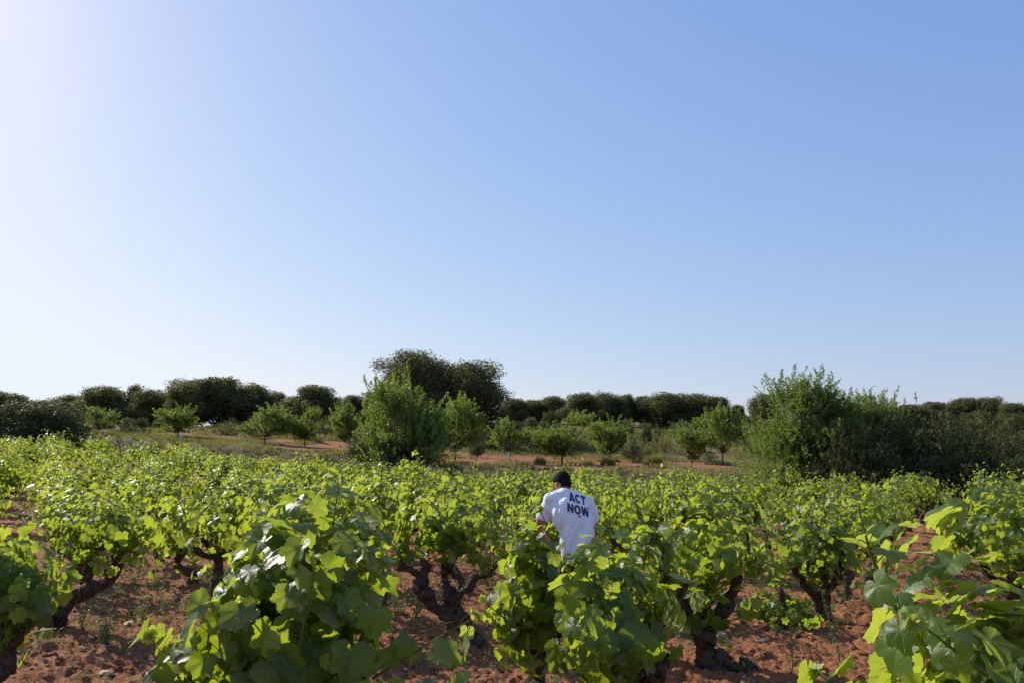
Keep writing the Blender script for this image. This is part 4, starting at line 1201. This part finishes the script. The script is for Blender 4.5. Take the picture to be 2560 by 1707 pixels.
for sx, yy in ((-.125, -.03), (.135, .03)):
    cap_mesh([('c', (sx, yy, .10), .05, (sx, yy, .05), .052), ('c', (sx, yy - .02, .045), .045, (sx * 1.03, yy + .16, .035), .038)], .008, M_shoe, 'boot', 3, man)
oh = cap_mesh([('e', hp(0, -.016, .034), (.080, .096, .088), HQ), ('e', hp(0, -.052, -.020), (.064, .050, .062), HQ), ('e', hp(0, .03, .062), (.068, .062, .05), HQ)], .005, M_hair, 'hair', 3, man)
rh = np.random.default_rng(2)
for v in oh.data.vertices:
    v.co += v.normal * (.004 * math.sin(v.co.x * 190) * math.sin(v.co.z * 170 + v.co.y * 120) + float(rh.normal(0, .0016)))
# printed lettering laid on the back of the shirt
def stroke(pts, w):
    pts = [Vector((p[0], p[1])) for p in pts]; out = []
    dense = [pts[0]]
    for p, q in zip(pts[:-1], pts[1:]):
        n = max(1, int((q - p).length / .08))
        dense += [p.lerp(q, (k + 1) / n) for k in range(n)]
    L = []; Rr = []
    for i, p in enumerate(dense):
        t = (dense[min(i + 1, len(dense) - 1)] - dense[max(i - 1, 0)]).normalized(); nrm_ = Vector((-t.y, t.x)) * w / 2
        L.append(p + nrm_); Rr.append(p - nrm_)
    return L, Rr
def arc(cx, cy, rx, ry, a0, a1, n=18):
    return [(cx + rx * math.cos(math.radians(a0 + (a1 - a0) * k / n)), cy + ry * math.sin(math.radians(a0 + (a1 - a0) * k / n))) for k in range(n + 1)]
wd = .25
LET = {'A': [[(.09, 0), (.40, 1.0)], [(.40, 1.0), (.71, 0)], [(.2, .28), (.6, .28)]], 'C': [arc(.42, .5, .30, .39, 50, 310)], 'T': [[(0.0, .88), (.72, .88)], [(.36, .88), (.36, 0)]],
       'N': [[(.12, 0), (.12, 1)], [(.12, .92), (.66, .08)], [(.66, 0), (.66, 1)]], 'O': [arc(.42, .5, .31, .39, 0, 360, 26)],
       'W': [[(.06, 1), (.28, .02)], [(.28, .02), (.52, .95)], [(.52, .95), (.76, .02)], [(.76, .02), (.98, 1)]]}
from mathutils.bvhtree import BVHTree
dg = bpy.context.evaluated_depsgraph_get()
bv = BVHTree.FromObject(os_, dg)
def put_text(parent, rows, mat, name):
    a = Acc()
    for text, ox, oz, hgt, adv, slant in rows:
        cx = ox
        for qi, ch in enumerate(text):
            for k, s in enumerate(LET[ch]):
                L, Rr = stroke(s, wd)
                P = []
                for p in L + Rr:
                    lx = cx + p.x * hgt * .92; lz = oz + p.y * hgt - (cx + p.x * hgt - ox) * slant
                    hit = bv.ray_cast(Vector((lx, -1, lz)), Vector((0, 1, 0)))
                    yv = hit[0].y - .0025 - .0006 * k if hit[0] else .05
                    P.append((lx, yv, lz))
                n = len(L); i = np.arange(n - 1)
                a.add(P, np.stack([i, i + 1, n + i + 1, n + i], -1))
            cx += adv[qi] * hgt
    return link(name, a.mesh(name, [mat], smooth=False), parent)
put_text(os_, [('ACT', -.084, 1.362, .080, (.76, .74, .72), .26), ('NOW', -.106, 1.262, .084, (.80, .86, .95), .24)], M_ink, 'lettering')
LET['_'] = [[(0, .1), (.35, .1)]]
put_text(os_, [('_', .0, 1.215, .07, (.8,), .1)], M_redink, 'red_mark')
bpy.context.view_layer.update()
